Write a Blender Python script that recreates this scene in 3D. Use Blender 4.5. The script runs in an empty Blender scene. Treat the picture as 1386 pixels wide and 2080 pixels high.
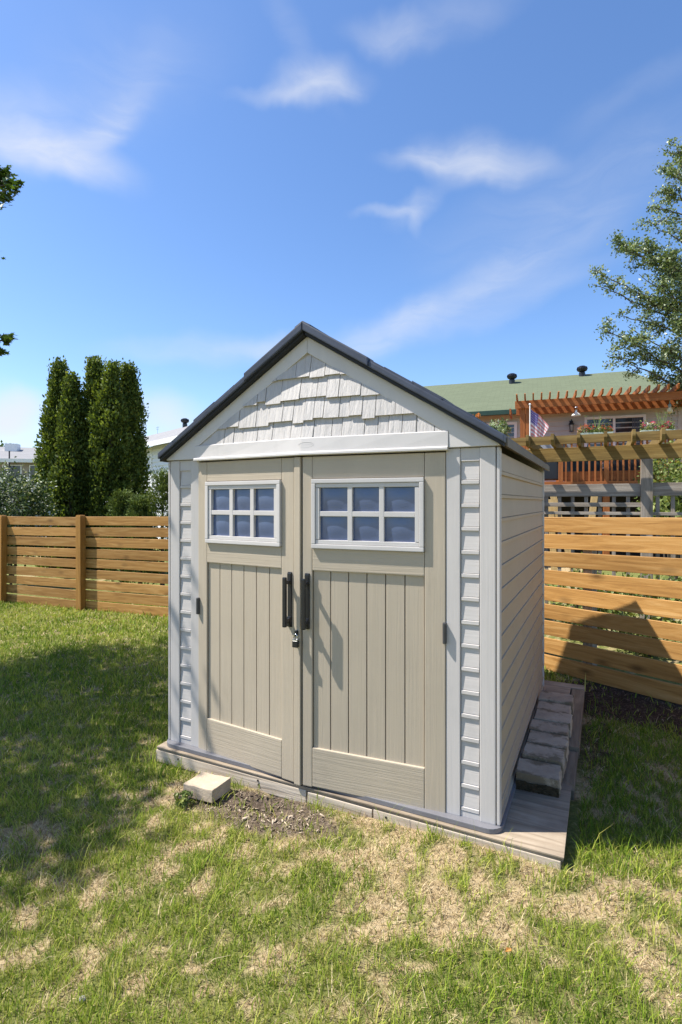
import bpy, bmesh, math, random
import numpy as np
from mathutils import Vector, Matrix, Euler
random.seed(7)
rng = np.random.default_rng(11)
R = math.radians
sc = bpy.context.scene
COL = sc.collection
EYE = 1.70

def at(px, py, Y):
    """Place seen in the photograph at pixel (px, py), Y metres in front of the camera."""
    return Vector(((px-693)/1077*Y, Y, EYE+(1020-py)/1077*Y))

# ------------------------------------------------------------------ noise (numpy)
_perm = rng.random((64, 256, 256)).astype(np.float32)[:6]
def vnoise(x, y, k=0):
    t = _perm[k]
    xi = np.floor(x).astype(int); yi = np.floor(y).astype(int)
    fx = x-xi; fy = y-yi
    fx = fx*fx*(3-2*fx); fy = fy*fy*(3-2*fy)
    a = t[xi % 256, yi % 256]; b = t[(xi+1) % 256, yi % 256]
    c = t[xi % 256, (yi+1) % 256]; d = t[(xi+1) % 256, (yi+1) % 256]
    return (a*(1-fx)+b*fx)*(1-fy)+(c*(1-fx)+d*fx)*fy
def fbm(x, y, k=0, o=4):
    s = 0; a = .5; n = 0
    for i in range(o):
        s = s+a*vnoise(x*2**i+17.3*i, y*2**i+5.1*i, (k+i) % 6); n += a; a *= .5
    return s/n
def sstep(a, b, x):
    t = np.clip((x-a)/(b-a), 0, 1)
    return t*t*(3-2*t)

# ------------------------------------------------------------------ objects
def empty(name, loc=(0, 0, 0), rz=0, parent=None):
    o = bpy.data.objects.new(name, None); COL.objects.link(o)
    o.location = loc; o.rotation_euler = (0, 0, rz); o.empty_display_size = .1
    o.parent = parent
    return o
def tag(o, label=None, cat=None, group=None, kind=None):
    if label: o['label'] = label
    if cat: o['category'] = cat
    if group: o['group'] = group
    if kind: o['kind'] = kind
    return o
def thing(name, label, cat, loc=(0, 0, 0), rz=0, group=None):
    return tag(empty(name, loc, rz), label, cat, group)
def mesh_obj(name, me, mat, parent=None, loc=None, rot=None):
    o = bpy.data.objects.new(name, me); COL.objects.link(o)
    if mat is not None: me.materials.append(mat)
    o.parent = parent
    if loc is not None: o.location = loc
    if rot is not None: o.rotation_euler = rot
    return o

class MB:
    """collects shapes and links them as one mesh object"""
    def __init__(s): s.bm = bmesh.new()
    def box(s, x0, x1, y0, y1, z0, z1, bev=0, seg=2, jit=0, M=None):
        b = bmesh.new()
        v = [b.verts.new((x, y, z)) for x in (x0, x1) for y in (y0, y1) for z in (z0, z1)]
        if jit:
            for q in v: q.co += Vector((random.uniform(-jit, jit) for _ in range(3)))
        for f in ((0, 1, 3, 2), (4, 6, 7, 5), (0, 4, 5, 1), (2, 3, 7, 6), (0, 2, 6, 4), (1, 5, 7, 3)):
            b.faces.new([v[i] for i in f])
        bmesh.ops.recalc_face_normals(b, faces=b.faces)
        if bev:
            bmesh.ops.bevel(b, geom=list(b.edges), offset=bev, segments=seg, affect='EDGES', profile=.7)
        s.add(b, M); return s
    def add(s, b, M=None):
        if M is not None: b.transform(M)
        me = bpy.data.meshes.new('t'); b.to_mesh(me); b.free()
        s.bm.from_mesh(me); bpy.data.meshes.remove(me)
    def prism(s, pts, y0, y1, bev=0, axis='y'):
        """polygon in (x, z) extruded from y0 to y1 (axis x: polygon in (y, z))"""
        b = bmesh.new()
        def P(a, c, t): return (a, t, c) if axis == 'y' else ((t, a, c) if axis == 'x' else (a, c, t))
        A = [b.verts.new(P(a, c, y0)) for a, c in pts]; B = [b.verts.new(P(a, c, y1)) for a, c in pts]
        b.faces.new(A); b.faces.new(B[::-1]); n = len(pts)
        for i in range(n): b.faces.new([A[i], B[i], B[(i+1) % n], A[(i+1) % n]])
        bmesh.ops.recalc_face_normals(b, faces=b.faces)
        if bev: bmesh.ops.bevel(b, geom=list(b.edges), offset=bev, segments=2, affect='EDGES', profile=.7)
        s.add(b); return s
    def strip(s, prof, t0, t1, axis='x'):
        """open profile [(a, z)] swept between t0 and t1"""
        b = bmesh.new()
        def P(a, c, t): return (t, a, c) if axis == 'x' else (a, t, c)
        A = [b.verts.new(P(a, c, t0)) for a, c in prof]; B = [b.verts.new(P(a, c, t1)) for a, c in prof]
        for i in range(len(prof)-1): b.faces.new([A[i], A[i+1], B[i+1], B[i]])
        s.add(b); return s
    def tube(s, pts, r, n=8, r1=None):
        b = bmesh.new(); pts = [Vector(p) for p in pts]; rings = []; m = len(pts)
        for i, p in enumerate(pts):
            d = (pts[min(i+1, m-1)]-pts[max(i-1, 0)]).normalized()
            u = d.orthogonal().normalized() if i == 0 else (u-d*u.dot(d)).normalized()
            w = d.cross(u); rr = r if r1 is None else r+(r1-r)*i/(m-1)
            rings.append([b.verts.new(p+(u*math.cos(a)+w*math.sin(a))*rr) for a in [2*math.pi*k/n for k in range(n)]])
        for i in range(m-1):
            for k in range(n): b.faces.new([rings[i][k], rings[i][(k+1) % n], rings[i+1][(k+1) % n], rings[i+1][k]])
        b.faces.new(rings[0][::-1]); b.faces.new(rings[-1])
        bmesh.ops.recalc_face_normals(b, faces=b.faces)
        s.add(b); return s
    def lathe(s, prof, c=(0, 0, 0), n=16):
        b = bmesh.new(); rings = []
        for r, z in prof:
            rings.append([b.verts.new((c[0]+r*math.cos(2*math.pi*k/n), c[1]+r*math.sin(2*math.pi*k/n), c[2]+z)) for k in range(n)])
        for i in range(len(prof)-1):
            for k in range(n): b.faces.new([rings[i][k], rings[i][(k+1) % n], rings[i+1][(k+1) % n], rings[i+1][k]])
        b.faces.new(rings[0][::-1]); b.faces.new(rings[-1])
        bmesh.ops.recalc_face_normals(b, faces=b.faces)
        s.add(b); return s
    def build(s, name, mat, parent=None, loc=None, rot=None, smooth=False):
        me = bpy.data.meshes.new(name); s.bm.to_mesh(me); s.bm.free()
        if smooth:
            for p in me.polygons: p.use_smooth = True
        return mesh_obj(name, me, mat, parent, loc, rot)

def beam(name, p0, p1, th, hi, mat, parent=None, bev=.003, jit=0, drop=0):
    """a board from p0 to p1 (bottom centre line); its own local x runs along it"""
    p0 = Vector(p0); p1 = Vector(p1); d = p1-p0; L = d.length
    m = MB(); m.box(0, L, -th/2, th/2, 0, hi, bev, 1, jit)
    return m.build(name, mat, parent, p0, (0, -math.asin(d.z/L), math.atan2(d.y, d.x)))

def bulk(name, V, F, mat, parent=None, attrs=None):
    """V (n,k,3) vertices of n small pieces; F: faces of one piece"""
    n, k, _ = V.shape
    me = bpy.data.meshes.new(name)
    me.vertices.add(n*k); me.vertices.foreach_set('co', np.ascontiguousarray(V, np.float32).ravel())
    loops = []; sizes = []
    base = (np.arange(n)*k)[:, None]
    idx = np.concatenate([base+np.array(f)[None, :] for f in F], axis=1)
    me.loops.add(idx.size); me.loops.foreach_set('vertex_index', idx.ravel().astype(np.int32))
    sz = np.tile(np.array([len(f) for f in F]), n)
    me.polygons.add(len(sz))
    st = np.concatenate([[0], np.cumsum(sz)[:-1]])
    me.polygons.foreach_set('loop_start', st.astype(np.int32))
    if attrs:
        for an, val in attrs.items():
            if val.ndim == 1:
                a = me.attributes.new(an, 'FLOAT', 'POINT'); a.data.foreach_set('value', np.repeat(val, k).astype(np.float32))
            else:
                a = me.attributes.new(an, 'FLOAT_COLOR', 'POINT')
                c = np.concatenate([val, np.ones((n, 1))], 1); a.data.foreach_set('color', np.repeat(c, k, 0).astype(np.float32).ravel())
    me.update(calc_edges=True); me.validate()
    return mesh_obj(name, me, mat, parent)

# ------------------------------------------------------------------ materials
class NT:
    def __init__(s, name):
        s.m = bpy.data.materials.new(name); s.m.use_nodes = True
        s.t = s.m.node_tree; s.N = s.t.nodes; s.L = s.t.links
        s.b = s.N['Principled BSDF']
    def n(s, typ, **kw):
        o = s.N.new(typ)
        for k, v in kw.items():
            if k in o.inputs.keys() if isinstance(k, str) else False: o.inputs[k].default_value = v
            else: setattr(o, k, v)
        return o
    def l(s, a, b): s.L.new(a, b)
    def math(s, op, a, b=None):
        o = s.N.new('ShaderNodeMath'); o.operation = op
        for i, v in enumerate((a, b)):
            if v is None: continue
            if isinstance(v, (int, float)): o.inputs[i].default_value = v
            else: s.l(v, o.inputs[i])
        return o.outputs[0]
    def ramp(s, fac, stops, interp='LINEAR'):
        o = s.N.new('ShaderNodeValToRGB'); o.color_ramp.interpolation = interp
        e = o.color_ramp.elements
        while len(e) < len(stops): e.new(.5)
        for i, (p, c) in enumerate(stops):
            e[i].position = p; e[i].color = (*c, 1) if len(c) == 3 else c
        s.l(fac, o.inputs[0]); return o.outputs[0]
    def mix(s, fac, a, b, mode='MIX'):
        o = s.N.new('ShaderNodeMix'); o.data_type = 'RGBA'; o.blend_type = mode
        for sock, v in ((o.inputs[0], fac), (o.inputs[6], a), (o.inputs[7], b)):
            if isinstance(v, (int, float)): sock.default_value = v
            elif isinstance(v, tuple): sock.default_value = (*v, 1)
            else: s.l(v, sock)
        return o.outputs[2]
    def coord(s, scale=(1, 1, 1), rnd=0, which='Object'):
        tc = s.N.new('ShaderNodeTexCoord'); mp = s.N.new('ShaderNodeMapping')
        s.l(tc.outputs[which], mp.inputs[0]); mp.inputs['Scale'].default_value = scale
        if rnd:
            oi = s.N.new('ShaderNodeObjectInfo'); cx = s.N.new('ShaderNodeCombineXYZ')
            v = s.math('MULTIPLY', oi.outputs['Random'], rnd)
            for i in range(3): s.l(v, cx.inputs[i])
            s.l(cx.outputs[0], mp.inputs['Location'])
        return mp.outputs[0]
    def noise(s, vec, scale=5, detail=4, rough=.55, dist=0):
        o = s.N.new('ShaderNodeTexNoise'); o.inputs['Scale'].default_value = scale
        o.inputs['Detail'].default_value = detail; o.inputs['Roughness'].default_value = rough
        o.inputs['Distortion'].default_value = dist
        s.l(vec, o.inputs['Vector']); return o.outputs['Fac']
    def bump(s, h, strength=.2, dist=.01):
        o = s.N.new('ShaderNodeBump'); o.inputs['Strength'].default_value = strength
        o.inputs['Distance'].default_value = dist; s.l(h, o.inputs['Height'])
        s.l(o.outputs[0], s.b.inputs['Normal'])
    def col(s, c):
        if isinstance(c, tuple): s.b.inputs['Base Color'].default_value = (*c, 1)
        else: s.l(c, s.b.inputs['Base Color'])
    def set(s, **kw):
        for k, v in kw.items(): s.b.inputs[k.replace('_', ' ')].default_value = v
        return s

def resin(name, c, axis, rough=.5, grain=.25):
    """moulded plastic with a shallow wood grain running along the axis"""
    k = NT(name); s = {'z': (90, 90, 2.2), 'x': (2.2, 90, 90), 'n': (6, 6, 6)}[axis]
    v = k.coord(s, rnd=9); n = k.noise(v, 1, 4, .6, .6)
    st = k.noise(k.coord((1.6, 1.6, .9)), 2.2, 4, .6)
    dirt = k.ramp(st, [(.25, tuple(x*.93 for x in c)), (.75, tuple(min(1, x*1.04) for x in c))])
    sc1 = k.noise(k.coord((1, 1, .35), rnd=4), 5.5, 7, .72)
    dirt = k.mix(k.ramp(sc1, [(.57, (0, 0, 0)), (.75, (.30, .30, .30))]), dirt, tuple(x*.66 for x in c))
    sc2 = k.noise(k.coord((3, 3, 1), rnd=8), 9, 5, .75)
    dirt = k.mix(k.ramp(sc2, [(.68, (0, 0, 0)), (.76, (.35, .35, .35))]), dirt, tuple(min(1, x*1.35) for x in c))
    k.col(k.mix(k.math('MULTIPLY', k.ramp(n, [(.3, (0, 0, 0)), (.7, (1, 1, 1))]), .16), dirt, tuple(x*.72 for x in c)))
    k.set(Roughness=rough, Specular_IOR_Level=.35); k.bump(n, grain, .004)
    return k.m

def wood(name, cols, axis='x', rough=.7, knots=.6, var=.25, sc_=1.0, bump=.3, grey=None):
    k = NT(name)
    st = {'x': (1.1, 14, 14), 'z': (14, 14, 1.1), 'y': (14, 1.1, 14)}[axis]
    st = tuple(a*sc_ for a in st)
    v = k.coord(st, rnd=37)
    n1 = k.noise(v, 1.3, 6, .62, 1.2)
    st2 = {'x': (2, 60, 60), 'z': (60, 60, 2), 'y': (60, 2, 60)}[axis]
    n2 = k.noise(k.coord(st2, rnd=11), 1, 3, .6)
    c = k.ramp(n1, [(.28, cols[0]), (.5, cols[1]), (.72, cols[2])])
    c = k.mix(k.math('MULTIPLY', n2, .35), c, cols[0], 'MULTIPLY')
    if knots:
        ks = {'x': (2.3, 1, 5.5), 'z': (5.5, 1, 2.3), 'y': (1, 2.3, 5.5)}[axis]
        vo = k.N.new('ShaderNodeTexVoronoi'); vo.inputs['Scale'].default_value = 1.0
        k.l(k.coord(ks, rnd=53), vo.inputs['Vector'])
        kn = k.ramp(vo.outputs['Distance'], [(.05, (1, 1, 1)), (.12, (.55, .55, .55)), (.24, (0, 0, 0))])
        c = k.mix(k.math('MULTIPLY', kn, knots), c, tuple(x*.42 for x in cols[0]))
    if grey:
        g = k.noise(k.coord((1, 1, 1), rnd=5), 2.5, 5, .6)
        c = k.mix(k.ramp(g, [(.44, (0, 0, 0)), (.66, (.75, .75, .75))]), c, grey)
    oi = k.N.new('ShaderNodeObjectInfo')
    br = k.math('ADD', k.math('MULTIPLY', oi.outputs['Random'], var), 1-var/2)
    hsv = k.N.new('ShaderNodeHueSaturation'); k.l(c, hsv.inputs['Color']); k.l(br, hsv.inputs['Value'])
    k.col(hsv.outputs[0]); k.set(Roughness=rough, Specular_IOR_Level=.25)
    k.bump(n1, bump, .01)
    return k.m

def plain(name, c, rough=.5, spec=.4, metal=0, noise=.12, nscale=6, bump=0):
    k = NT(name); n = k.noise(k.coord(rnd=3), nscale, 5, .6)
    k.col(k.ramp(n, [(.3, tuple(x*(1-noise) for x in c)), (.7, tuple(min(1, x*(1+noise)) for x in c))]))
    k.set(Roughness=rough, Specular_IOR_Level=spec, Metallic=metal)
    if bump: k.bump(n, bump, .01)
    return k.m

def leafmat(name, stops, trans=.3, rough=.5, gloss=.3):
    """leaves: each leaf's own shade of green, some light passing through"""
    k = NT(name); a = k.N.new('ShaderNodeAttribute'); a.attribute_name = 'tint'
    c = k.ramp(a.outputs['Fac'], stops); k.col(c); k.set(Roughness=rough, Specular_IOR_Level=gloss)
    tr = k.N.new('ShaderNodeBsdfTranslucent'); k.l(k.mix(1.0, c, (1, 1.0, .45), 'MULTIPLY'), tr.inputs['Color'])
    mx = k.N.new('ShaderNodeMixShader'); mx.inputs[0].default_value = trans
    out = k.N['Material Output']
    k.l(k.b.outputs[0], mx.inputs[1]); k.l(tr.outputs[0], mx.inputs[2]); k.l(mx.outputs[0], out.inputs['Surface'])
    return k.m

WHITE = (.485, .455, .43); TAN = (.43, .364, .275); SIDE = (.42, .34, .245)
M = {}
M['white_v'] = resin('pale grey resin upright grain', WHITE, 'z')
M['white_h'] = resin('pale grey resin level grain', WHITE, 'x')
M['white'] = resin('pale grey smooth resin', (.54, .51, .485), 'n', .42, .05)
M['tan_v'] = resin('tan resin upright grain', TAN, 'z', .5, .35)
M['tan_h'] = resin('tan resin level grain', TAN, 'x', .5, .5)
M['side'] = resin('sandy resin siding', SIDE, 'n', .55, .08)
M['slate'] = plain('slate blue grey resin', (.040, .047, .068), .42, .45, 0, .2, 8, .1)
M['slate_dark'] = plain('near black resin and edge shade', (.018, .019, .022), .6, .3)  # on the roof edge this colour stands for shade
M['base'] = plain('steel blue resin floor', (.15, .148, .16), .38, .5, 0, .12, 5)
M['black'] = plain('black resin', (.012, .013, .017), .32, .5)
M['chrome'] = plain('bright steel', (.7, .7, .7), .2, .5, 1)
M['fence'] = wood('golden cedar boards', [(.27, .132, .036), (.44, .236, .070), (.56, .34, .13)], 'x', .65, .85, .42, 1, .25)
M['fencepost'] = wood('golden cedar posts', [(.27, .13, .03), (.38, .195, .048), (.45, .245, .07)], 'z', .65, .3, .1)
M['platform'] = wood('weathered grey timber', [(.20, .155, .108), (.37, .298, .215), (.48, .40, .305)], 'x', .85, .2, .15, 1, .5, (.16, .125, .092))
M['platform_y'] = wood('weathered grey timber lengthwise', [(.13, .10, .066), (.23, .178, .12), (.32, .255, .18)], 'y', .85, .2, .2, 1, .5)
M['sunlit_pale'] = wood('pale timber in sunlit tone', [(.34, .275, .20), (.52, .44, .345), (.62, .54, .435)], 'x', .9, .15, .2, 1, .5)  # lighter copy of the platform wood, sunlight put into its colour
M['stain'] = wood('orange brown stained wood', [(.26, .082, .024), (.36, .125, .036), (.44, .17, .055)], 'x', .6, .15, .15)
M['stain_z'] = wood('orange brown stained uprights', [(.26, .082, .024), (.36, .125, .036), (.44, .17, .055)], 'z', .6, .1, .2)
M['treated'] = wood('greenish treated timber', [(.15, .092, .028), (.255, .17, .055), (.36, .255, .092)], 'x', .75, .4, .15)
M['greywood'] = wood('silver grey weathered timber', [(.19, .155, .12), (.33, .28, .225), (.46, .41, .345)], 'x', .85, .2, .15)
M['greywood_z'] = wood('silver grey weathered uprights', [(.17, .14, .105), (.29, .245, .195), (.40, .35, .29)], 'z', .85, .2, .15)
M['lumber'] = wood('raw yellow lumber', [(.45, .30, .12), (.58, .41, .19), (.66, .5, .26)], 'z', .7, .2, .1)
M['siding'] = plain('cream painted siding', (.52, .485, .43), .6, .3, 0, .05, 2)
M['siding_white'] = plain('white vinyl siding', (.66, .67, .68), .55, .3, 0, .05, 2)
M['trim'] = plain('white painted trim', (.75, .75, .74), .5, .3, 0, .04)
M['gutter'] = plain('dark green metal gutter', (.025, .06, .04), .4, .4)
M['grey_cover'] = plain('grey fabric cover', (.30, .31, .36), .7, .3, 0, .12, 4, .4)

def glass(name, c, rough=.08):
    k = NT(name); n = k.noise(k.coord(rnd=7), 1.5, 2)
    k.col(k.ramp(n, [(.3, tuple(x*.7 for x in c)), (.7, c)])); k.set(Roughness=rough, Specular_IOR_Level=.8)
    return k.m
M['glass'] = glass('dark window glass', (.025, .03, .038))
M['pane'] = glass('blue tinted panes', (.085, .125, .24), .26)

def shingles(name, c, sx=3.2, sy=7):
    k = NT(name); br = k.N.new('ShaderNodeTexBrick'); k.l(k.coord((1, 1, 1)), br.inputs['Vector'])
    br.inputs['Scale'].default_value = 1; br.inputs['Brick Width'].default_value = 1/sx; br.inputs['Row Height'].default_value = 1/sy
    br.inputs['Mortar Size'].default_value = .006
    br.inputs['Color1'].default_value = (*c, 1); br.inputs['Color2'].default_value = (*[x*.86 for x in c], 1)
    br.inputs['Mortar'].default_value = (*[x*.62 for x in c], 1)
    n = k.noise(k.coord(rnd=3), 60, 4); k.col(k.mix(.25, br.outputs['Color'], k.ramp(n, [(.3, tuple(x*.6 for x in c)), (.7, tuple(x*1.3 for x in c))])))
    k.set(Roughness=.9, Specular_IOR_Level=.2); k.bump(br.outputs['Fac'], -.4, .01)
    return k.m
M['green_roof'] = shingles('pale green shingles', (.128, .150, .092))
M['grey_roof'] = shingles('light grey shingles', (.27, .265, .265))

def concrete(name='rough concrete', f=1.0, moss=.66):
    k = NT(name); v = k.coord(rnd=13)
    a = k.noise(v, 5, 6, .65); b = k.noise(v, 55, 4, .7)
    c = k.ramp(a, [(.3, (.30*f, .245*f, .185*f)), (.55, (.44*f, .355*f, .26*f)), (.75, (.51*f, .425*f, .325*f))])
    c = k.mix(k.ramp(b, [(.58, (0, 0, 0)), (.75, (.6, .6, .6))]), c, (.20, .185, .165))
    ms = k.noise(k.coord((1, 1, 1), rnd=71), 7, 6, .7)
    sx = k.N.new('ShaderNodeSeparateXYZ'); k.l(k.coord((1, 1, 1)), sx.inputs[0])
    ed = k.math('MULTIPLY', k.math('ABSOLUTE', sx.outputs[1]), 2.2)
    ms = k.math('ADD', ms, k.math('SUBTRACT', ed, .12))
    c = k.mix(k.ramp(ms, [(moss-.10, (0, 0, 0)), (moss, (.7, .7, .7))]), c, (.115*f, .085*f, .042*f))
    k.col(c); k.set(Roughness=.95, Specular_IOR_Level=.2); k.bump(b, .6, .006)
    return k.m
M['concrete'] = concrete('rough concrete', 1.0, .72)
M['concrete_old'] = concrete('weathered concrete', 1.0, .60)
def mossy():
    k = NT('damp dark mossy concrete'); b = k.noise(k.coord(rnd=3), 40, 5, .7)
    k.col(k.ramp(b, [(.35, (.03, .024, .014)), (.6, (.065, .05, .03)), (.75, (.12, .10, .07))]))
    k.set(Roughness=1, Specular_IOR_Level=.1); k.bump(b, .9, .01); return k.m
M['mossy'] = mossy()

# ------------------------------------------------------------------ camera, sun, sky
cam = bpy.data.cameras.new('camera'); co = bpy.data.objects.new('camera', cam); COL.objects.link(co)
co.location = (0, 0, EYE); co.rotation_euler = (R(90), 0, 0)
cam.sensor_fit = 'HORIZONTAL'; cam.sensor_width = 36; cam.lens = 36*1077/1386
cam.shift_y = -20/1386*1.0
cam.clip_end = 2000; cam.clip_start = .05
sc.camera = co

AZ, EL = R(-.5), R(57.3)
d = Vector((math.cos(AZ)*math.cos(EL), math.sin(AZ)*math.cos(EL), -math.sin(EL)))
sl = bpy.data.lights.new('sun', 'SUN'); so = bpy.data.objects.new('sun', sl); COL.objects.link(so)
sl.energy = 4.3; sl.angle = R(.6); sl.color = (1, .955, .88)
so.rotation_euler = d.to_track_quat('-Z', 'Y').to_euler()

def world():
    w = bpy.data.worlds.new('World'); sc.world = w; w.use_nodes = True
    k = NT.__new__(NT); k.t = w.node_tree; k.N = k.t.nodes; k.L = k.t.links
    bg = k.N['Background']
    sky = k.N.new('ShaderNodeTexSky'); sky.sky_type = 'NISHITA'; sky.sun_disc = False
    sky.sun_elevation = EL; sky.sun_rotation = math.atan2(-math.cos(AZ), -math.sin(AZ))
    sky.air_density = 1.0; sky.dust_density = .6; sky.ozone_density = 2.5; sky.altitude = 200
    # clouds by compass bearing and height of the direction looked in
    tc = k.N.new('ShaderNodeTexCoord'); sp = k.N.new('ShaderNodeSeparateXYZ'); k.l(tc.outputs['Generated'], sp.inputs[0])
    az = k.math('ARCTAN2', sp.outputs[0], sp.outputs[1]); el = k.math('ARCSINE', sp.outputs[2])
    cx = k.N.new('ShaderNodeCombineXYZ'); k.l(az, cx.inputs[0]); k.l(el, cx.inputs[1])
    wn = k.N.new('ShaderNodeTexNoise'); wn.inputs['Scale'].default_value = 7; wn.inputs['Detail'].default_value = 4
    k.l(cx.outputs[0], wn.inputs['Vector'])
    sub = k.N.new('ShaderNodeVectorMath'); sub.operation = 'SUBTRACT'; k.l(wn.outputs['Color'], sub.inputs[0]); sub.inputs[1].default_value = (.5, .5, .5)
    scl = k.N.new('ShaderNodeVectorMath'); scl.operation = 'SCALE'; scl.inputs['Scale'].default_value = .075; k.l(sub.outputs[0], scl.inputs[0])
    add = k.N.new('ShaderNodeVectorMath'); add.operation = 'ADD'; k.l(cx.outputs[0], add.inputs[0]); k.l(scl.outputs[0], add.inputs[1])
    P = add.outputs[0]
    # streaky texture
    mp = k.N.new('ShaderNodeMapping'); mp.inputs['Scale'].default_value = (3.2, 13, 1); mp.inputs['Rotation'].default_value = (0, 0, R(-14))
    k.l(P, mp.inputs[0]); st = k.noise(mp.outputs[0], 1.6, 7, .6, .8)
    wisp = k.ramp(st, [(.30, (0, 0, 0)), (.72, (1, 1, 1))])
    total = None
    def ang(px, py):
        x, y = (px-693)/1077, (1020-py)/1077
        return math.atan(x), math.atan(y/math.sqrt(1+x*x))
    blobs = [  # px, py, half width, half height (px), tilt, strength, streakiness
        (640, 172, 130, 38, 4, .55, .55), (560, 187, 120, 20, 2, .30, .4), (690, 178, 60, 26, -10, .35, .5), (600, 80, 150, 34, -48, .14, .6),
        (110, 310, 210, 52, -5, .72, .5), (215, 260, 130, 45, 42, .45, .6), (40, 255, 170, 95, 10, .30, .6), (250, 170, 200, 60, 30, .14, .6),
        (960, 318, 160, 50, -7, .50, .55), (860, 322, 120, 26, 2, .34, .5), (985, 345, 70, 30, -14, .30, .5), (1070, 320, 110, 26, -4, .2, .5),
        (845, 422, 80, 32, 24, .42, .6), (790, 437, 90, 14, 0, .3, .4), (845, 445, 22, 34, 8, .2, .4), (790, 72, 120, 30, -6, .30, .6), (930, 30, 200, 40, 8, .14, .6),
        (960, 590, 430, 60, 20, .36, .65), (770, 680, 200, 48, 24, .40, .5), (1080, 600, 260, 36, 16, .22, .6), (430, 712, 260, 46, 4, .34, .5), (560, 710, 90, 40, -12, .25, .4),
        (15, 850, 130, 90, 0, .95, .15), (50, 815, 70, 45, 0, .5, .3), (330, 850, 120, 62, 0, .62, .2), (180, 190, 420, 110, 25, .12, .7),
        (1150, 400, 420, 100, 12, .18, .7), (1300, 180, 260, 36, 10, .10, .7)]
    for px, py, hw, hh, rot, s_, wk in blobs:
        a, e = ang(px, py); cs = math.cos(a)
        m = k.N.new('ShaderNodeMapping'); m.vector_type = 'TEXTURE'
        m.inputs['Location'].default_value = (a, e, 0); m.inputs['Rotation'].default_value = (0, 0, R(rot))
        m.inputs['Scale'].default_value = (.88*hw/1077*cs*cs, .85*hh/1077*cs, 1); k.l(P, m.inputs[0])
        ln = k.N.new('ShaderNodeVectorMath'); ln.operation = 'LENGTH'; k.l(m.outputs[0], ln.inputs[0])
        mr = k.N.new('ShaderNodeMapRange'); mr.interpolation_type = 'SMOOTHSTEP'; mr.inputs[1].default_value = 1.25; mr.inputs[2].default_value = 0
        k.l(ln.outputs['Value'], mr.inputs[0])
        tex = k.math('ADD', k.math('MULTIPLY', wisp, wk), 1-wk)
        v = k.math('MULTIPLY', k.math('MULTIPLY', mr.outputs[0], min(.97, s_*1.15)), tex)
        total = v if total is None else k.math('ADD', total, k.math('MULTIPLY', v, k.math('SUBTRACT', 1, total)))
    total = k.math('MINIMUM', total, .93)
    hs = k.N.new('ShaderNodeHueSaturation'); hs.inputs['Saturation'].default_value = 1.13; hs.inputs['Value'].default_value = 1.0
    k.l(sky.outputs[0], hs.inputs['Color'])
    skyc = k.mix(1.0, hs.outputs[0], (.97, .975, 1.05), 'MULTIPLY')
    c = k.mix(total, skyc, (3.9, 4.05, 4.4))
    k.l(c, bg.inputs['Color']); bg.inputs['Strength'].default_value = .10
world()
vs = sc.view_settings; vs.view_transform = 'Standard'; vs.look = 'None'; vs.gamma = 1; vs.exposure = 1.14; vs.use_curve_mapping = False
sc.cycles.use_denoising = True
sc.cycles.max_bounces = 8; sc.cycles.diffuse_bounces = 4; sc.cycles.transparent_max_bounces = 8
sc.cycles.sample_clamp_indirect = 6

# ------------------------------------------------------------------ ground
SH0 = Vector((-.18, 3.048, .108)); SHA = R(-26.2); CA, SA = math.cos(SHA), math.sin(SHA)
def shed_local(x, y):
    dx, dy = x-SH0.x, y-SH0.y
    return dx*CA+dy*SA, -dx*SA+dy*CA
def shed_world(lx, ly, z=0):
    return Vector((SH0.x+lx*CA-ly*SA, SH0.y+lx*SA+ly*CA, z))
def blob(x, y, cx, cy, rx, ry, a=0, soft=.5):
    c, s_ = math.cos(a), math.sin(a); dx, dy = x-cx, y-cy
    u = (dx*c+dy*s_)/rx; v = (-dx*s_+dy*c)/ry
    return 1-sstep(1-soft, 1+soft, np.sqrt(u*u+v*v))
RF0 = np.array((2.044, 5.28)); RFD = np.array((.583, -.812))
def soil(x, y):
    n = fbm(x*3.1+9, y*3.1+4, 2)*.9-.45
    w = blob(x+n*.35, y+n*.35, 2.42, 4.25, .75, .42, R(-54), .35)           # bed by the fence
    w = np.maximum(w, .9*blob(x+n*.3, y+n*.2, -.47, 2.90, .50, .19, R(-22), .5))      # dug spot by the platform
    w = np.maximum(w, .5*blob(x+n*.3, y+n*.3, 1.72, 3.65, .18, .5, R(-26), .5))
    return np.clip(w, 0, 1)
def green(x, y):
    lx, ly = shed_local(x, y)
    big = fbm(x*.9+3, y*.9+7, 0); mid = fbm(x*5+1, y*5+2, 1); fine = fbm(x*13, y*13, 3, 3)
    g = .64+(big-.5)*.35+(mid-.5)*.5+(fine-.5)*2.6+.04
    g = g+.42*sstep(-.7, -1.9, x)*sstep(2.2, 3.2, y)             # lusher on the left
    g = g-.36*blob(x, y, .22, 2.40, .85, .30, R(-24), .5)         # dry in front of the doors
    g = g-.08*blob(x, y, .75, 2.1, .45, .3, R(-24), .6)
    g = g-.42*blob(x, y, 1.72, 2.25, .42, .22, R(-10), .5)
    g = g+.5*blob(x, y, 1.30, 2.56, .3, .28, 0, .5)
    g = g+.3*blob(x, y, .75, 1.85, .5, .25, 0, .6)-.5*blob(x, y, -1.75, 2.65, .33, .25, R(40), .5)
    g = g-.35*blob(x, y, -.95, 3.15, .25, .18, 0, .5)-.3*blob(x, y, -2.2, 3.6, .5, .4, 0, .6)
    g = g+.25*sstep(3.0, 3.4, y)*sstep(1.2, 1.6, x)
    g = g-.3*sstep(-2.2, -1.2, x)*sstep(6.6, 7.2, y)
    return np.clip(g, 0, 1)
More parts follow.
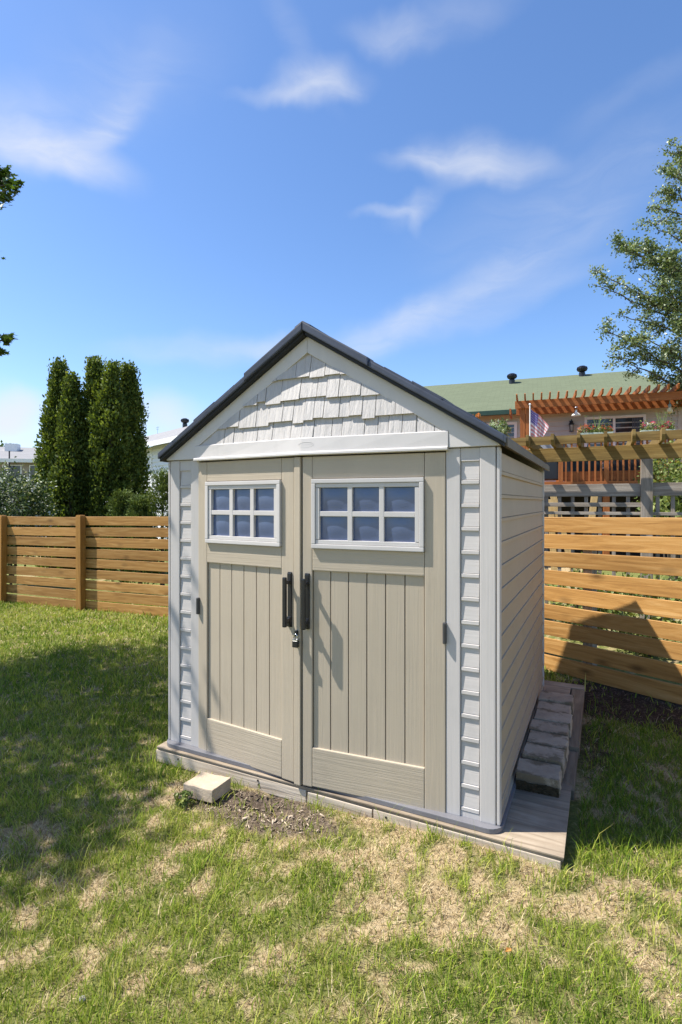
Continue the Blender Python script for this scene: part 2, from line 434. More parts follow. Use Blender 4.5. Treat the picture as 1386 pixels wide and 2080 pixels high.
def gz(x, y):
    return .013*np.clip(x, -12, 12)+.006+(fbm(x*1.7, y*1.7, 4)-.5)*.03-.07*blob(x, y, -.40, 2.97, .13, .07, R(-26), .6)+.03*blob(x, y, .55, 2.60, .75, .14, R(-26), .7)

def make_ground():
    def axis(lo, hi, step, far):
        a = list(np.arange(lo, hi+1e-6, step)); s_ = step; x = hi
        while x < far: s_ *= 1.35; x += s_; a.append(x)
        s_ = step; x = lo
        while x > -far: s_ *= 1.35; x -= s_; a.insert(0, x)
        return np.array(a)
    X = axis(-6.5, 4.5, .045, 600); Y = axis(.8, 9.6, .045, 600)
    gx, gy = np.meshgrid(X, Y, indexing='ij'); x = gx.ravel(); y = gy.ravel()
    z = gz(x, y)
    nx, ny = len(X), len(Y)
    me = bpy.data.meshes.new('lawn_ground')
    me.vertices.add(len(x)); me.vertices.foreach_set('co', np.stack([x, y, z], 1).astype(np.float32).ravel())
    i = np.arange(nx-1)[:, None]*ny+np.arange(ny-1)[None, :]
    q = np.stack([i, i+ny, i+ny+1, i+1], -1).reshape(-1, 4)
    me.loops.add(q.size); me.loops.foreach_set('vertex_index', q.ravel().astype(np.int32))
    me.polygons.add(len(q)); me.polygons.foreach_set('loop_start', (np.arange(len(q))*4).astype(np.int32))
    for an, f in (('green', green), ('soil', soil)):
        a = me.attributes.new(an, 'FLOAT', 'POINT'); a.data.foreach_set('value', f(x, y).astype(np.float32))
    me.update(calc_edges=True); me.validate()
    for p in me.polygons: p.use_smooth = True
    k = NT('lawn soil and thatch')
    ga = k.N.new('ShaderNodeAttribute'); ga.attribute_name = 'green'
    sa = k.N.new('ShaderNodeAttribute'); sa.attribute_name = 'soil'
    v = k.coord(); n1 = k.noise(v, 45, 5, .7, .5); n2 = k.noise(v, 160, 3, .7); n3 = k.noise(v, 8, 4)
    dry = k.ramp(n1, [(.32, (.16, .11, .06)), (.46, (.40, .30, .165)), (.68, (.55, .44, .275))])
    grn = k.ramp(n1, [(.3, (.09, .105, .028)), (.55, (.19, .20, .06)), (.75, (.36, .32, .14))])
    c = k.mix(k.ramp(ga.outputs['Fac'], [(.25, (0, 0, 0)), (.75, (1, 1, 1))]), dry, grn)
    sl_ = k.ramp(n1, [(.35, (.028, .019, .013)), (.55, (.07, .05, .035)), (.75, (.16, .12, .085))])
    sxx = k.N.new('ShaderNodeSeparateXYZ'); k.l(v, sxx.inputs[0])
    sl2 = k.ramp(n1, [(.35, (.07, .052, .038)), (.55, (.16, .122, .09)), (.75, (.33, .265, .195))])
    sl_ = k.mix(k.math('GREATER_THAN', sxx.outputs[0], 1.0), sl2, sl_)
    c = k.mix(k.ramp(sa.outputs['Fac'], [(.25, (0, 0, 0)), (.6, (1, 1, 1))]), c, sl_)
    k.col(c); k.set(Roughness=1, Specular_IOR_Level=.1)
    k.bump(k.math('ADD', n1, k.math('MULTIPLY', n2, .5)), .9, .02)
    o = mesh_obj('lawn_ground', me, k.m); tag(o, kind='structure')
make_ground()

def occupied(x, y):
    lx, ly = shed_local(x, y)
    plat = (lx > -1.115) & (lx < 1.40) & (ly > -.085) & (ly < 2.42)
    bx, by = x+.77, y-3.08; blk = (np.abs(bx*.94-by*.34) < .11) & (np.abs(bx*.34+by*.94) < .10)
    return plat | blk

def grass():
    xs = []; ys = []; lo = []
    # nearer bands get more, finer blades
    for y0, y1, dens, w in ((1.25, 2.1, 14500, .0030), (2.1, 3.0, 12500, .0034), (3.0, 4.5, 7000, .0048), (4.5, 6.8, 3000, .008), (6.8, 9.7, 1900, .012)):
        W0 = -.80*y1-.8; W1 = .80*y1+.8
        n = int((W1-W0)*(y1-y0)*dens); x = rng.uniform(W0, W1, n); y = rng.uniform(y0, y1, n)
        k = (np.abs(x) < .76*y+.8) & (x < 3.6); x, y = x[k], y[k]
        xs.append(x); ys.append(y); lo.append(np.full(len(x), w))
    x = np.concatenate(xs); y = np.concatenate(ys); w = np.concatenate(lo)
    behind = (x-RF0[0])*.812+(y-RF0[1])*.583 > -.02
    k = ~occupied(x, y) & ~behind & ~((y > 9.5))
    x, y, w = x[k], y[k], w[k]
    g = green(x, y); s_ = soil(x, y)
    r = rng.random(len(x))
    keep = (r < .66+.36*g) & (rng.random(len(x)) > s_*.93)
    x, y, w, g = x[keep], y[keep], w[keep], g[keep]; n = len(x)
    isg = rng.random(n) < np.clip(.06+.86*g, .05, .86)
    tuft = vnoise(x*22, y*22, 5)
    hgt = np.where(isg, rng.gamma(6, .0056, n)*(.55+.9*tuft), rng.gamma(4, .0038, n))+.008
    lx, ly = shed_local(x, y)
    edge = (ly > -.22) & (ly < 2.5) & (lx < 1.62) & (lx > -1.3)
    hgt = np.where(edge & isg & (rng.random(n) < .22), hgt*1.7, hgt)
    hgt = np.where((x > 1.15) & (y > 2.4) & (y < 2.9) & isg, hgt*1.1, hgt)
    a = rng.uniform(0, 2*np.pi, n); lean = np.where(isg, rng.uniform(.1, 1.1, n), rng.uniform(.6, 2.2, n))*hgt
    la = rng.uniform(0, 2*np.pi, n); z = gz(x, y)-.004
    base = np.stack([x, y, z], 1); sd = np.stack([np.cos(a), np.sin(a), np.zeros(n)], 1)*w[:, None]*rng.uniform(.6, 1.3, n)[:, None]*.5
    ld = np.stack([np.cos(la)*lean, np.sin(la)*lean, np.zeros(n)], 1)
    up = np.zeros((n, 3)); up[:, 2] = hgt
    mid = base+up*.6+ld*.35; tip = base+up+ld
    V = np.stack([base-sd, base+sd, mid+sd*.8, mid-sd*.8, tip], 1)
    gc = np.array([[.085, .16, .012], [.20, .29, .025], [.35, .40, .05], [.50, .47, .12]])
    dc = np.array([[.42, .32, .15], [.54, .43, .23], [.62, .51, .31], [.26, .18, .09]])
    t = np.clip(rng.normal(1.4, .85, n)+(vnoise(x*2.5, y*2.5, 2)-.5)*1.8, 0, 2.999); i = t.astype(int); f = (t-i)[:, None]
    cg = gc[i]*(1-f)+gc[i+1]*f
    cd = dc[rng.integers(0, 4, n)]*rng.uniform(.8, 1.1, n)[:, None]
    c = np.where(isg[:, None], cg, cd)
    k = NT('grass blades'); at_ = k.N.new('ShaderNodeAttribute'); at_.attribute_name = 'blade'
    k.col(at_.outputs['Color']); k.set(Roughness=.6, Specular_IOR_Level=.2)
    tr = k.N.new('ShaderNodeBsdfTranslucent'); k.l(at_.outputs['Color'], tr.inputs['Color'])
    mx = k.N.new('ShaderNodeMixShader'); mx.inputs[0].default_value = .3
    k.l(k.b.outputs[0], mx.inputs[1]); k.l(tr.outputs[0], mx.inputs[2]); k.l(mx.outputs[0], k.N['Material Output'].inputs['Surface'])
    o = bulk('lawn_grass', V, [(0, 1, 2, 3), (3, 2, 4)], k.m, None, {'blade': c})
    tag(o, 'patchy short lawn grass, green with straw coloured dry areas', 'grass', kind='stuff')
    print('grass blades', n)
grass()

def mulch():
    n = 34000; x = rng.uniform(-2.2, 3.2, n); y = rng.uniform(2.3, 5.4, n)
    k = (rng.random(n) < soil(x, y)*1.1-.15) & ~occupied(x, y)
    x, y = x[k], y[k]; n = len(x)
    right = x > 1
    L = rng.uniform(.005, .017, n)*np.where(right, .9, .85)*np.where(rng.random(n) < .05, 1.8, 1); W = L*rng.uniform(.2, .5, n); z = gz(x, y)+rng.uniform(0, .012, n)
    a = rng.uniform(0, 2*np.pi, n); b = rng.uniform(-.6, .6, n)
    ux = np.stack([np.cos(a)*np.cos(b), np.sin(a)*np.cos(b), np.sin(b)], 1)*L[:, None]
    vx = np.stack([-np.sin(a), np.cos(a), rng.uniform(-.5, .5, n)], 1)*W[:, None]
    c0 = np.stack([x, y, z], 1); w_ = np.cross(ux, vx); w_ = w_/np.linalg.norm(w_, axis=1)[:, None]*(W*.4)[:, None]
    V = np.stack([c0-ux-vx, c0+ux-vx*.6, c0+ux*.9+vx, c0-ux+vx*.8, c0-ux*.8+w_, c0+ux*.8+w_], 1)
    t = rng.random(n)**1.6
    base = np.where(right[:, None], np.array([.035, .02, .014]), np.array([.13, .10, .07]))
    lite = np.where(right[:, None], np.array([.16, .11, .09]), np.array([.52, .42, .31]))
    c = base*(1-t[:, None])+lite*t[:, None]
    kk = NT('bark chips'); at_ = kk.N.new('ShaderNodeAttribute'); at_.attribute_name = 'chip'
    kk.col(at_.outputs['Color']); kk.set(Roughness=.9, Specular_IOR_Level=.15)
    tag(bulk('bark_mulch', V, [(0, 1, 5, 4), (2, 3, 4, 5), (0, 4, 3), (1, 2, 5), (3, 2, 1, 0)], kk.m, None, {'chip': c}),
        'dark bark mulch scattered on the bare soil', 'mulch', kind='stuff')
mulch()

# ------------------------------------------------------------------ the shed
def shed():
    S = thing('storage_shed', 'white resin garden shed with tan double doors and dark gabled roof', 'shed', SH0, SHA)
    HW, WH, D = 1.067, 1.862, 2.16
    # floor
    def rounded(x0, x1, y0, y1, r, n=6):
        p = []
        for cx, cy, a0 in ((x1-r, y1-r, 0), (x0+r, y1-r, 90), (x0+r, y0+r, 180), (x1-r, y0+r, 270)):
            for i in range(n+1):
                a = R(a0+90*i/n); p.append((cx+r*math.cos(a), cy+r*math.sin(a)))
        return p
    m = MB(); m.prism(rounded(-HW-.012, HW+.012, -.058, D+.01, .075), -.004, .022, .004, axis='z'); m.build('floor_base', M['base'], S)
    # corner of the lap profile
    P = .1165
    def lap(face, out, z0, z1, pitch=P, rib=.02):
        pr = []; z = z1
        while z > z0+.001:
            zb = max(z-pitch, z0)
            pr += [(face, z), (face-out*.7*(z-zb)/pitch, zb+rib+.004), (face-out*.35, zb+rib+.0015), (face-out*1.15, zb+rib-.001), (face-out*1.15, zb+.003), (face-out*.1, zb)]
            z = zb
        return pr
    # side walls and back wall
    for s_ in (1, -1):
        pr = [(s_*(HW-.016)-(a)*s_, z) for a, z in lap(0, .012, .02, WH-.02, P*1.0)]
        m = MB(); m.strip(pr, .03, D-.03, axis='y'); m.box(s_*(HW-.05)-.012, s_*(HW-.05)+.012, .03, D-.03, .02, WH-.02)
        m.build('side_wall', M['side'], S)
        # rear corner post
        m = MB(); m.box(s_*(HW-.02)-.022, s_*(HW-.02)+.022, D-.03, D, .02, WH, .012); m.build('corner_post', M['white'], S)
    pr = [(D-.02+a, z) for a, z in [(-q, z) for q, z in lap(0, .012, .02, WH-.02)]]
    m = MB(); m.strip(pr, -HW+.045, HW-.045); m.box(-HW+.045, HW-.045, D-.06, D-.03, .02, WH-.02); m.build('back_wall', M['side'], S)
    # front corner trims
    for s_ in (1, -1):
        def X(a, b): return (min(s_*a, s_*b), max(s_*a, s_*b))
        m = MB()
        m.box(*X(.80, .872), -.016, .03, .02, WH, .005)
        m.box(*X(.968, 1.045), -.016, .05, .02, WH, .006)
        m.box(*X(1.0475, HW), -.016, .032, .02, WH, .016, 4)
        m.box(*X(.872, .968), .0, .03, .02, WH)
        m.box(*X(.872, .968), -.0095, .03, 1.80, WH, .003)
        m.box(*X(.872, .968), -.0095, .03, .02, .05, .003)
        t = m.build('corner_trim', M['white_v'], S)
        m = MB(); m.strip([(a-.001, z) for a, z in lap(-.001, .0085, .05, .05+15*P)], *X(.876, .964))
        m.box(*X(.874, .966), -.0115, .0, 1.797, 1.803)
        m.build('siding_inset', M['white_h'], t)
    # doors
    BOW = .072
    def door(x0, y0, x1, y1, hinge_left):
        L = math.hypot(x1-x0, y1-y0); a = math.atan2(y1-y0, x1-x0)
        ZB, ZT = .008, 1.845
        m = MB(); m.box(0, L, .014, .034, ZB, ZT, .003)
        sl0, sl1 = (.055, .085) if hinge_left else (.06, .108)
        if hinge_left: sl0, sl1 = .075, .09
        ast = .05 if hinge_left else 0           # meeting strip on the left leaf
        px0, px1 = sl0, L-sl1-ast
        n = 6; w = (px1-px0)/n
        for i in range(n):
            m.box(px0+i*w+.0025, px0+(i+1)*w-.0025, -.004, .0145, .215, 1.225, .0035)
        dr = m.build('door', M['tan_v'], S, (x0, y0, 0), (0, 0, a))
        for q0, q1 in ((.0, sl0-.0015), (L-sl1-ast+.0015, L-ast-(.002 if ast else 0))):
            m = MB(); m.box(q0, q1, -.0175, .0145, ZB, ZT, .005); m.build('door_stile', M['tan_v'], dr)
        if ast:
            m = MB(); m.box(L-ast+.004, L-.004, -.026, .01, ZB-.004, ZT, .005); m.build('astragal', M['tan_v'], dr)
        for z0, z1 in ((.013, .227), (1.212, 1.335), (1.722, ZT)):
            m = MB(); m.box(px0, px1, -.0175, .0145, z0, z1, .005); m.build('door_rail', M['tan_h'], dr)
        # window
        f = MB(); z0, z1 = 1.337, 1.719; b = .024
        for (q0, q1, r0, r1) in ((px0, px1, z0, z0+b), (px0, px1, z1-b, z1), (px0, px0+b, z0+b, z1-b), (px1-b, px1, z0+b, z1-b)):
            f.box(q0, q1, -.036, .0, r0, r1, .004)
        i0, i1, k0, k1 = px0+b, px1-b, z0+b, z1-b; c = .024
        for (q0, q1, r0, r1) in ((i0, i1, k0, k0+c), (i0, i1, k1-c, k1), (i0, i0+c, k0+c, k1-c), (i1-c, i1, k0+c, k1-c)):
            f.box(q0+.001, q1-.001, -.029, .0, r0+.001, r1-.001, .003)
        g0, g1, h0, h1 = i0+c, i1-c, k0+c, k1-c; mw = .027; hm = (h0+h1)/2
        for i in (1, 2):
            xm = g0+(g1-g0)*i/3; f.box(xm-mw/2, xm+mw/2, -.0275, -.001, h0-.002, h1+.002, .003)
        for i in range(3):
            xa = g0+(g1-g0)*i/3+(mw/2 if i else 0); xb = g0+(g1-g0)*(i+1)/3-(mw/2 if i < 2 else 0)
            f.box(xa-.001, xb+.001, -.0268, -.001, hm-.014, hm+.014, .003)
        f.build('window_frame', M['white'], dr)
        # pane: the thin plastic sheet bellies a little, more in its lower half
        me = bpy.data.meshes.new('window_pane'); bm = bmesh.new(); nx, nz = 24, 14
        gv = [[bm.verts.new((g0-.01+(g1-g0+.02)*i/nx, -.007-.008*math.sin(math.pi*((3*i/nx) % 1))*math.sin(math.pi*((j/nz*2) % 1)), h0-.01+(h1-h0+.02)*j/nz)) for j in range(nz+1)] for i in range(nx+1)]
        for i in range(nx):
            for j in range(nz): bm.faces.new([gv[i][j], gv[i+1][j], gv[i+1][j+1], gv[i][j+1]])
        bm.to_mesh(me); bm.free()
        for p in me.polygons: p.use_smooth = True
        mesh_obj('window_pane', me, M['pane'], dr)
        # handle: back plate, two arms, upright bar
        hx = (L-ast-.028) if hinge_left else .031
        h = MB(); h.box(hx-.0145, hx+.0145, -.024, -.015, .884, 1.196, .004)
        h.box(hx-.013, hx+.013, -.035, -.02, .888, .945, .005); h.box(hx-.013, hx+.013, -.030, -.02, 1.135, 1.19, .004)
        for z in (.925, 1.14):
            h.box(hx-.010, hx+.010, -.066, -.02, z-.009, z+.011, .004)
        h.box(hx-.0105, hx+.0105, -.080, -.060, .892, 1.172, .006)
        h.build('handle', M['black'], dr)
        q = -.004 if hinge_left else L-.012
        h = MB(); h.box(q, q+.018, -.032, -.010, .878, .984, .005); h.tube([(q+.009, -.030, .882), (q+.009, -.030, .98)], .009, 10)
        h.build('hinge', plain('dark grey hinge', (.05, .05, .052), .4), dr)
        return dr
    door(-.803, -.003, -.001, -BOW, True); door(.003, -BOW, .797, -.003, False)
    # jamb strip behind the doors
    m = MB(); m.box(-.80, .80, .036, .05, .02, WH); m.build('inner_panel', M['slate_dark'], S)
    # header: bowed out like the doors, with a lip along the bottom
    def bow(x, z): return BOW*max(0, 1-abs(x)/.83)*max(0, 1-(z-1.86)/.62)
    def sweep(prof, xs, name, mat, parent):
        bm = bmesh.new(); rows = [[bm.verts.new((x, -bow(x, z)+a, z)) for a, z in prof] for x in xs]; n = len(prof)
        for i in range(len(xs)-1):
            for j in range(n): bm.faces.new([rows[i][j], rows[i+1][j], rows[i+1][(j+1) % n], rows[i][(j+1) % n]])
        bm.faces.new(rows[0]); bm.faces.new(rows[-1][::-1]); bmesh.ops.recalc_face_normals(bm, faces=bm.faces)
        me = bpy.data.meshes.new(name); bm.to_mesh(me); bm.free(); return mesh_obj(name, me, mat, parent)
    xs = [-.822, -.55, -.28, -.06, 0, .06, .28, .55, .815]
    hd = sweep([(.05, 1.852), (-.044, 1.852), (-.048, 1.856), (-.048, 1.866), (-.043, 1.871), (-.034, 1.874), (-.032, 1.948), (-.028, 1.952), (.05, 1.952)], xs, 'header', M['white'], S)
    # oval maker's plate with raised lettering on the header
    em = MB(); ring = []
    for i in range(33):
        a = 2*math.pi*i/32; ring.append((.030+.047*math.cos(a), -bow(.03, 1.912)-.033, 1.912+.0145*math.sin(a)))
    em.tube(ring, .0009, 6)
    eo = em.build('emblem', M['white'], hd)
    try:
        fc = bpy.data.curves.new('lettering', 'FONT'); fc.body = 'Rubbermaid'; fc.size = .0165; fc.extrude = .0005; fc.align_x = 'CENTER'; fc.align_y = 'CENTER'
        fo = bpy.data.objects.new('lettering', fc); COL.objects.link(fo)
        dg = bpy.context.evaluated_depsgraph_get(); me = bpy.data.meshes.new_from_object(fo.evaluated_get(dg))
        bpy.data.objects.remove(fo); me.transform(Matrix.Translation((.030, -bow(.03, 1.912)-.0325, 1.912)) @ Matrix.Rotation(R(90), 4, 'X'))
        bm = bmesh.new(); bm.from_mesh(me); b2 = bmesh.new(); b2.from_mesh(eo.data)
        bm.free(); b2.from_mesh(me)
        y0 = -bow(.03, 1.912)-.033
        for v in b2.verts: v.co.y = -bow(v.co.x, v.co.z)-.0333+(v.co.y-y0)*.8
        b2.to_mesh(eo.data); b2.free()
    except Exception as e: print('lettering', e)
    # gable
    PK, SL, EV = 2.606, .622, 1.096            # ridge height, slope, eave
    def under(x): return PK-.070-SL*abs(x)      # underside of the roof edge
    m = MB(); m.prism([(-1.06, 1.864), (1.06, 1.864), (1.06, under(1.06)), (0, under(0)), (-1.06, under(1.06))], .0, .03)
    g = m.build('gable_panel', M['white_v'], S)
    def shingle_line(x): return under(x)-.092
    sh = bmesh.new(); zt = [1.945, 2.052, 2.178, 2.296, 2.42]
    rs = random.Random(5)
    for c in range(4):
        z0, z1 = zt[c], zt[c+1]+.02; x = -.95+rs.uniform(0, .05)
        while x < .95:
            w = rs.choice([.06, .075, .095, .11, .13]); x1 = x+w-.0035
            zb = z0+(rs.choice([-.012, -.006, 0, .006, .010]) if c else -.002)
            poly = [(x, zb), (x1, zb), (x1, z1), (x, z1)]
            # clip under the rake boards
            for sgn in (1, -1):
                out = []; inside = lambda p: p[1] <= PK-.070-.092-SL*sgn*p[0]+.004
                for i in range(len(poly)):
                    p, q = poly[i], poly[(i+1) % len(poly)]; a_, b_ = inside(p), inside(q)
                    if a_: out.append(p)
                    if a_ != b_:
                        f = lambda p: p[1]-(PK-.070-.092-SL*sgn*p[0]+.004)
                        t = f(p)/(f(p)-f(q)); out.append((p[0]+(q[0]-p[0])*t, p[1]+(q[1]-p[1])*t))
                poly = out
                if len(poly) < 3: break
            if len(poly) >= 3:
                th = rs.uniform(.017, .024)
                def YY(px_, pz): return -bow(px_, pz)-.004-th*(1-.85*(pz-zb)/(z1-zb))
                A = [sh.verts.new((px_, YY(px_, pz), pz)) for px_, pz in poly]; B = [sh.verts.new((px_, .0, pz)) for px_, pz in poly]
                try:
                    sh.faces.new(A); sh.faces.new(B[::-1])
                    for i in range(len(A)): sh.faces.new([A[i], B[i], B[(i+1) % len(A)], A[(i+1) % len(A)]])
                except ValueError: pass
            x = x+w
    bmesh.ops.recalc_face_normals(sh, faces=sh.faces); me = bpy.data.meshes.new('gable_shingles'); sh.to_mesh(me); sh.free()
    k = NT('pale grey shake resin'); v = k.coord((48, 30, .8)); n = k.noise(v, 1, 5, .7, .3)
    k.col(k.mix(k.ramp(n, [(.35, (0, 0, 0)), (.68, (.6, .6, .6))]), WHITE, (.33, .315, .30))); k.set(Roughness=.6); k.bump(n, .9, .008)
    mesh_obj('gable_shingles', me, k.m, S)
    # rake boards
    for s_ in (1, -1):
        x0, x1 = 0.0006*s_, 1.066*s_
        pts = [(x0, under(0)), (x1, under(x1)), (x1, 1.866), (.80*s_, 1.866), (.80*s_, max(1.95, shingle_line(.80))), (x0, shingle_line(0))]
        zc = 1.951; xc = (PK-.070-.092-zc)/SL
        pts = [(x0, under(0)), (x1, under(x1)), (x1, 1.866), (.816*s_, 1.866), (.816*s_, zc+.001), (xc*s_, zc+.001), (x0, shingle_line(0))]
        m = MB(); m.prism(pts, -.030, -.0005, .003)
        m.build('rake_board', M['white'], S)
    # roof slopes: front edge trim, laid shingle steps
    for s_ in (1, -1):
        r = MB()
        def slope(x0, x1, lo, hi, y0, y1, bev=.004):
            a0, a1 = s_*x0, s_*x1
            r.prism([(a0, PK+lo-SL*x0), (a1, PK+lo-SL*x1), (a1, PK+hi-SL*x1), (a0, PK+hi-SL*x0)], y0, y1, bev)
        slope(.002, 1.086, -.056, -.012, -.045, D+.06)         # deck of the roof
        slope(.002, .40, -.048, .0, -.090, -.0, .007); slope(.395, EV, -.050, -.013, -.080, .0, .007)
        slope(.002, .40, -.048, .0, D+.0, D+.08, .007); slope(.395, EV, -.050, -.013, D, D+.08, .007)
        rr = random.Random(3 if s_ > 0 else 4)
        for c in range(7):
            x0 = .03+c*.152; y = -.07
            while y < D+.06:
                w = rr.uniform(.14, .3); y1 = min(y+w, D+.07)
                slope(x0, min(x0+.165, EV), -.02, -.010+rr.uniform(0, .014) if c < 6 else -.014, y, y1-.004, .002); y += w
        o = r.build('roof_slope', M['slate'], S)
        e = MB()
        e.prism([(s_*.004, PK-.070), (s_*1.09, PK-.070-SL*1.09), (s_*1.09, PK-.046-SL*1.09), (s_*.004, PK-.046)], -.066, -.0, .003)
        e.build('roof_edge_shade', M['slate_dark'], o)  # near black strip paints the shading of the rounded lower edge
        e = MB(); e.prism([(s_*1.045, PK-.075-SL*1.045), (s_*1.103, PK-.062-SL*1.103), (s_*1.103, PK-.020-SL*1.103), (s_*1.045, PK-.03-SL*1.03)], -.02, D+.085, .003)
        e.build('eave_edge', plain('brown grey resin eave', (.15, .125, .095), .6), o)
    m = MB(); m.prism([(-.05, PK-.024), (0, PK+.004), (.05, PK-.024), (.05, PK-.036), (0, PK-.010), (-.05, PK-.036)], -.086, D+.085, .003)
    m.build('ridge_cap', M['slate'], S)
    # back gable
    m = MB(); m.prism([(-1.06, 1.864), (1.06, 1.864), (1.06, under(1.06)), (0, under(0)), (-1.06, under(1.06))], D-.02, D); m.build('back_gable', M['white'], S)
    return S
shed()

def padlock():
    p = shed_world(-.024, -.118, .108+.80)
    o = thing('padlock', 'small black padlock hanging between the shed doors below the handles', 'padlock', p, SHA)
    m = MB(); m.box(-.017, .017, -.010, .010, -.017, .022, .006, 3); m.build('lock_body', M['black'], o)
    m = MB(); m.box(-.0165, .0165, -.0095, .0095, .0225, .027, .001); m.build('top_plate', M['chrome'], o)
    pts = [(-.010, 0, .02), (-.010, 0, .045)]+[(-.010*math.cos(t), 0, .045+.012*math.sin(t)) for t in np.linspace(.3, math.pi-.3, 6)]+[(.010, 0, .045), (.010, 0, .02)]
    m = MB(); m.tube(pts, .003, 8); m.build('shackle', M['chrome'], o, smooth=True)
    m = MB(); m.box(-.007, .007, .0, .018, .044, .075, .003); m.build('hasp', M['black'], o)
padlock()

def platform():
    o = thing('timber_platform', 'weathered grey timber platform under the shed, nearly level with the lawn', 'platform', shed_world(0, 0, .0), SHA)
    zt = .104
    m = MB(); m.box(-1.105, 1.355, -.078, .60, zt-.010, zt-.0005, .003)
    m.box(-1.100, 1.352, -.074, .60, zt-.022, zt-.011, .001)
    m.box(-1.105, 1.268, .602, 2.36, zt-.022, zt-.001, .002)
    m.build('plywood_top', M['platform'], o)
    # front timbers, worn, with a gap where the soil is dug out
    for x0, x1, z0, z1 in ((-1.11, .02, .005, zt-.024), (.03, .42, .02, zt-.026), (.43, 1.34, -.05, zt-.024)):
        m = MB(); m.box(x0, x1, -.0772, -.03, z0, z1, .004, 2, .003); m.build('front_timber', M['sunlit_pale'], o)
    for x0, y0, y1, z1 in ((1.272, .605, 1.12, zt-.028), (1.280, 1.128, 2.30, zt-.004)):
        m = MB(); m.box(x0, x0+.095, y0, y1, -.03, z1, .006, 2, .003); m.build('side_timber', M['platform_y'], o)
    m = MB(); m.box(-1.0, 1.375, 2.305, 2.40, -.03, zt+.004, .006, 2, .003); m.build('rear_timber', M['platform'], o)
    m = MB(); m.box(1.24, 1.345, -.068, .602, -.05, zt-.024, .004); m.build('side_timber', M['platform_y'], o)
    nm = plain('rusty nail heads', (.03, .022, .018), .7)
    for x, z in ((-.92, .06), (-.305, .065), (-.30, .042), (.5, .06)):
        n = MB(); n.tube([(x, -.074, z), (x, -.0815, z)], .006, 8); n.build('nail', nm, o)
platform()

def block_mesh(w, l, h, seed):
    rr = random.Random(seed); b = bmesh.new()
    v = [b.verts.new((x, y, z)) for x in (-w/2, w/2) for y in (-l/2, l/2) for z in (0, h)]
    for q in v: q.co += Vector((rr.uniform(-.003, .003), rr.uniform(-.003, .003), rr.uniform(-.002, .002)))
    for f in ((0, 1, 3, 2), (4, 6, 7, 5), (0, 4, 5, 1), (2, 3, 7, 6), (0, 2, 6, 4), (1, 5, 7, 3)): b.faces.new([v[i] for i in f])
    bmesh.ops.recalc_face_normals(b, faces=b.faces)
    bmesh.ops.bevel(b, geom=list(b.edges), offset=.0045, segments=2, affect='EDGES', profile=.6)
    bmesh.ops.subdivide_edges(b, edges=[e for e in b.edges if e.calc_length() > .05], cuts=5, use_grid_fill=True)
    for q in b.verts:
        q.co += Vector((rr.uniform(-1, 1), rr.uniform(-1, 1), rr.uniform(-1, 1)))*.0006
        if q.co.x > w*.40: q.co.x += rr.uniform(-.004, .004)      # split face outwards
        if q.co.x > w*.44 and q.co.z > h*.7: q.co.x -= rr.uniform(0, .006)
    me = bpy.data.meshes.new('concrete_block'); b.to_mesh(me); b.free()
    return me
def blocks():
    L = ['nearest concrete block of the row beside the shed, dark mossy along its base',
         'clean grey concrete block, second from the near end of the row beside the shed',
         'concrete block third from the near end of the row beside the shed',
         'moss edged concrete block in the middle of the row beside the shed',
         'blotchy concrete block, third from the far end of the row beside the shed',
         'mossy brown concrete block, second from the far end of the row beside the shed',
         'farthest concrete block of the row, at the rear corner of the shed']
    for i in range(7):
        me = block_mesh(.232+random.uniform(-.01,.006), .182+random.uniform(-.004,.004), .098+random.uniform(-.009,.008), 20+i)
        p = shed_world(1.198+random.uniform(-.012, .010), .525+i*.1985, .104)
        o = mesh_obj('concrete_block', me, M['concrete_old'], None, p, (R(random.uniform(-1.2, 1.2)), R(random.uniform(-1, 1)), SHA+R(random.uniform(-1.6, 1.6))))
        tag(o, L[i], 'block', 'concrete blocks in a row beside the shed')
        if i == 0:
            m = MB(); b = bmesh.new(); nx, nz = 24, 8; rr = random.Random(2)
            gv = [[b.verts.new((-.112+.222*a/nx, -.0985-rr.uniform(.001, .006), .001+(.050+.003*math.sin(a*.5)+rr.uniform(-.0025, .0025))*c/nz)) for c in range(nz+1)] for a in range(nx+1)]
            for a in range(nx):
                for c in range(nz): b.faces.new([gv[a][c], gv[a+1][c], gv[a+1][c+1], gv[a][c+1]])
            m.add(b); m.build('moss_crust', M['mossy'], o)
    me = block_mesh(.170, .21, .070, 77)
    o = mesh_obj('concrete_block', me, M['concrete'], None, (-.775, 3.075, .012), (R(-3), R(2), R(63)))
    tag(o, 'loose pale concrete block lying alone on the grass before the left door', 'block')
blocks()

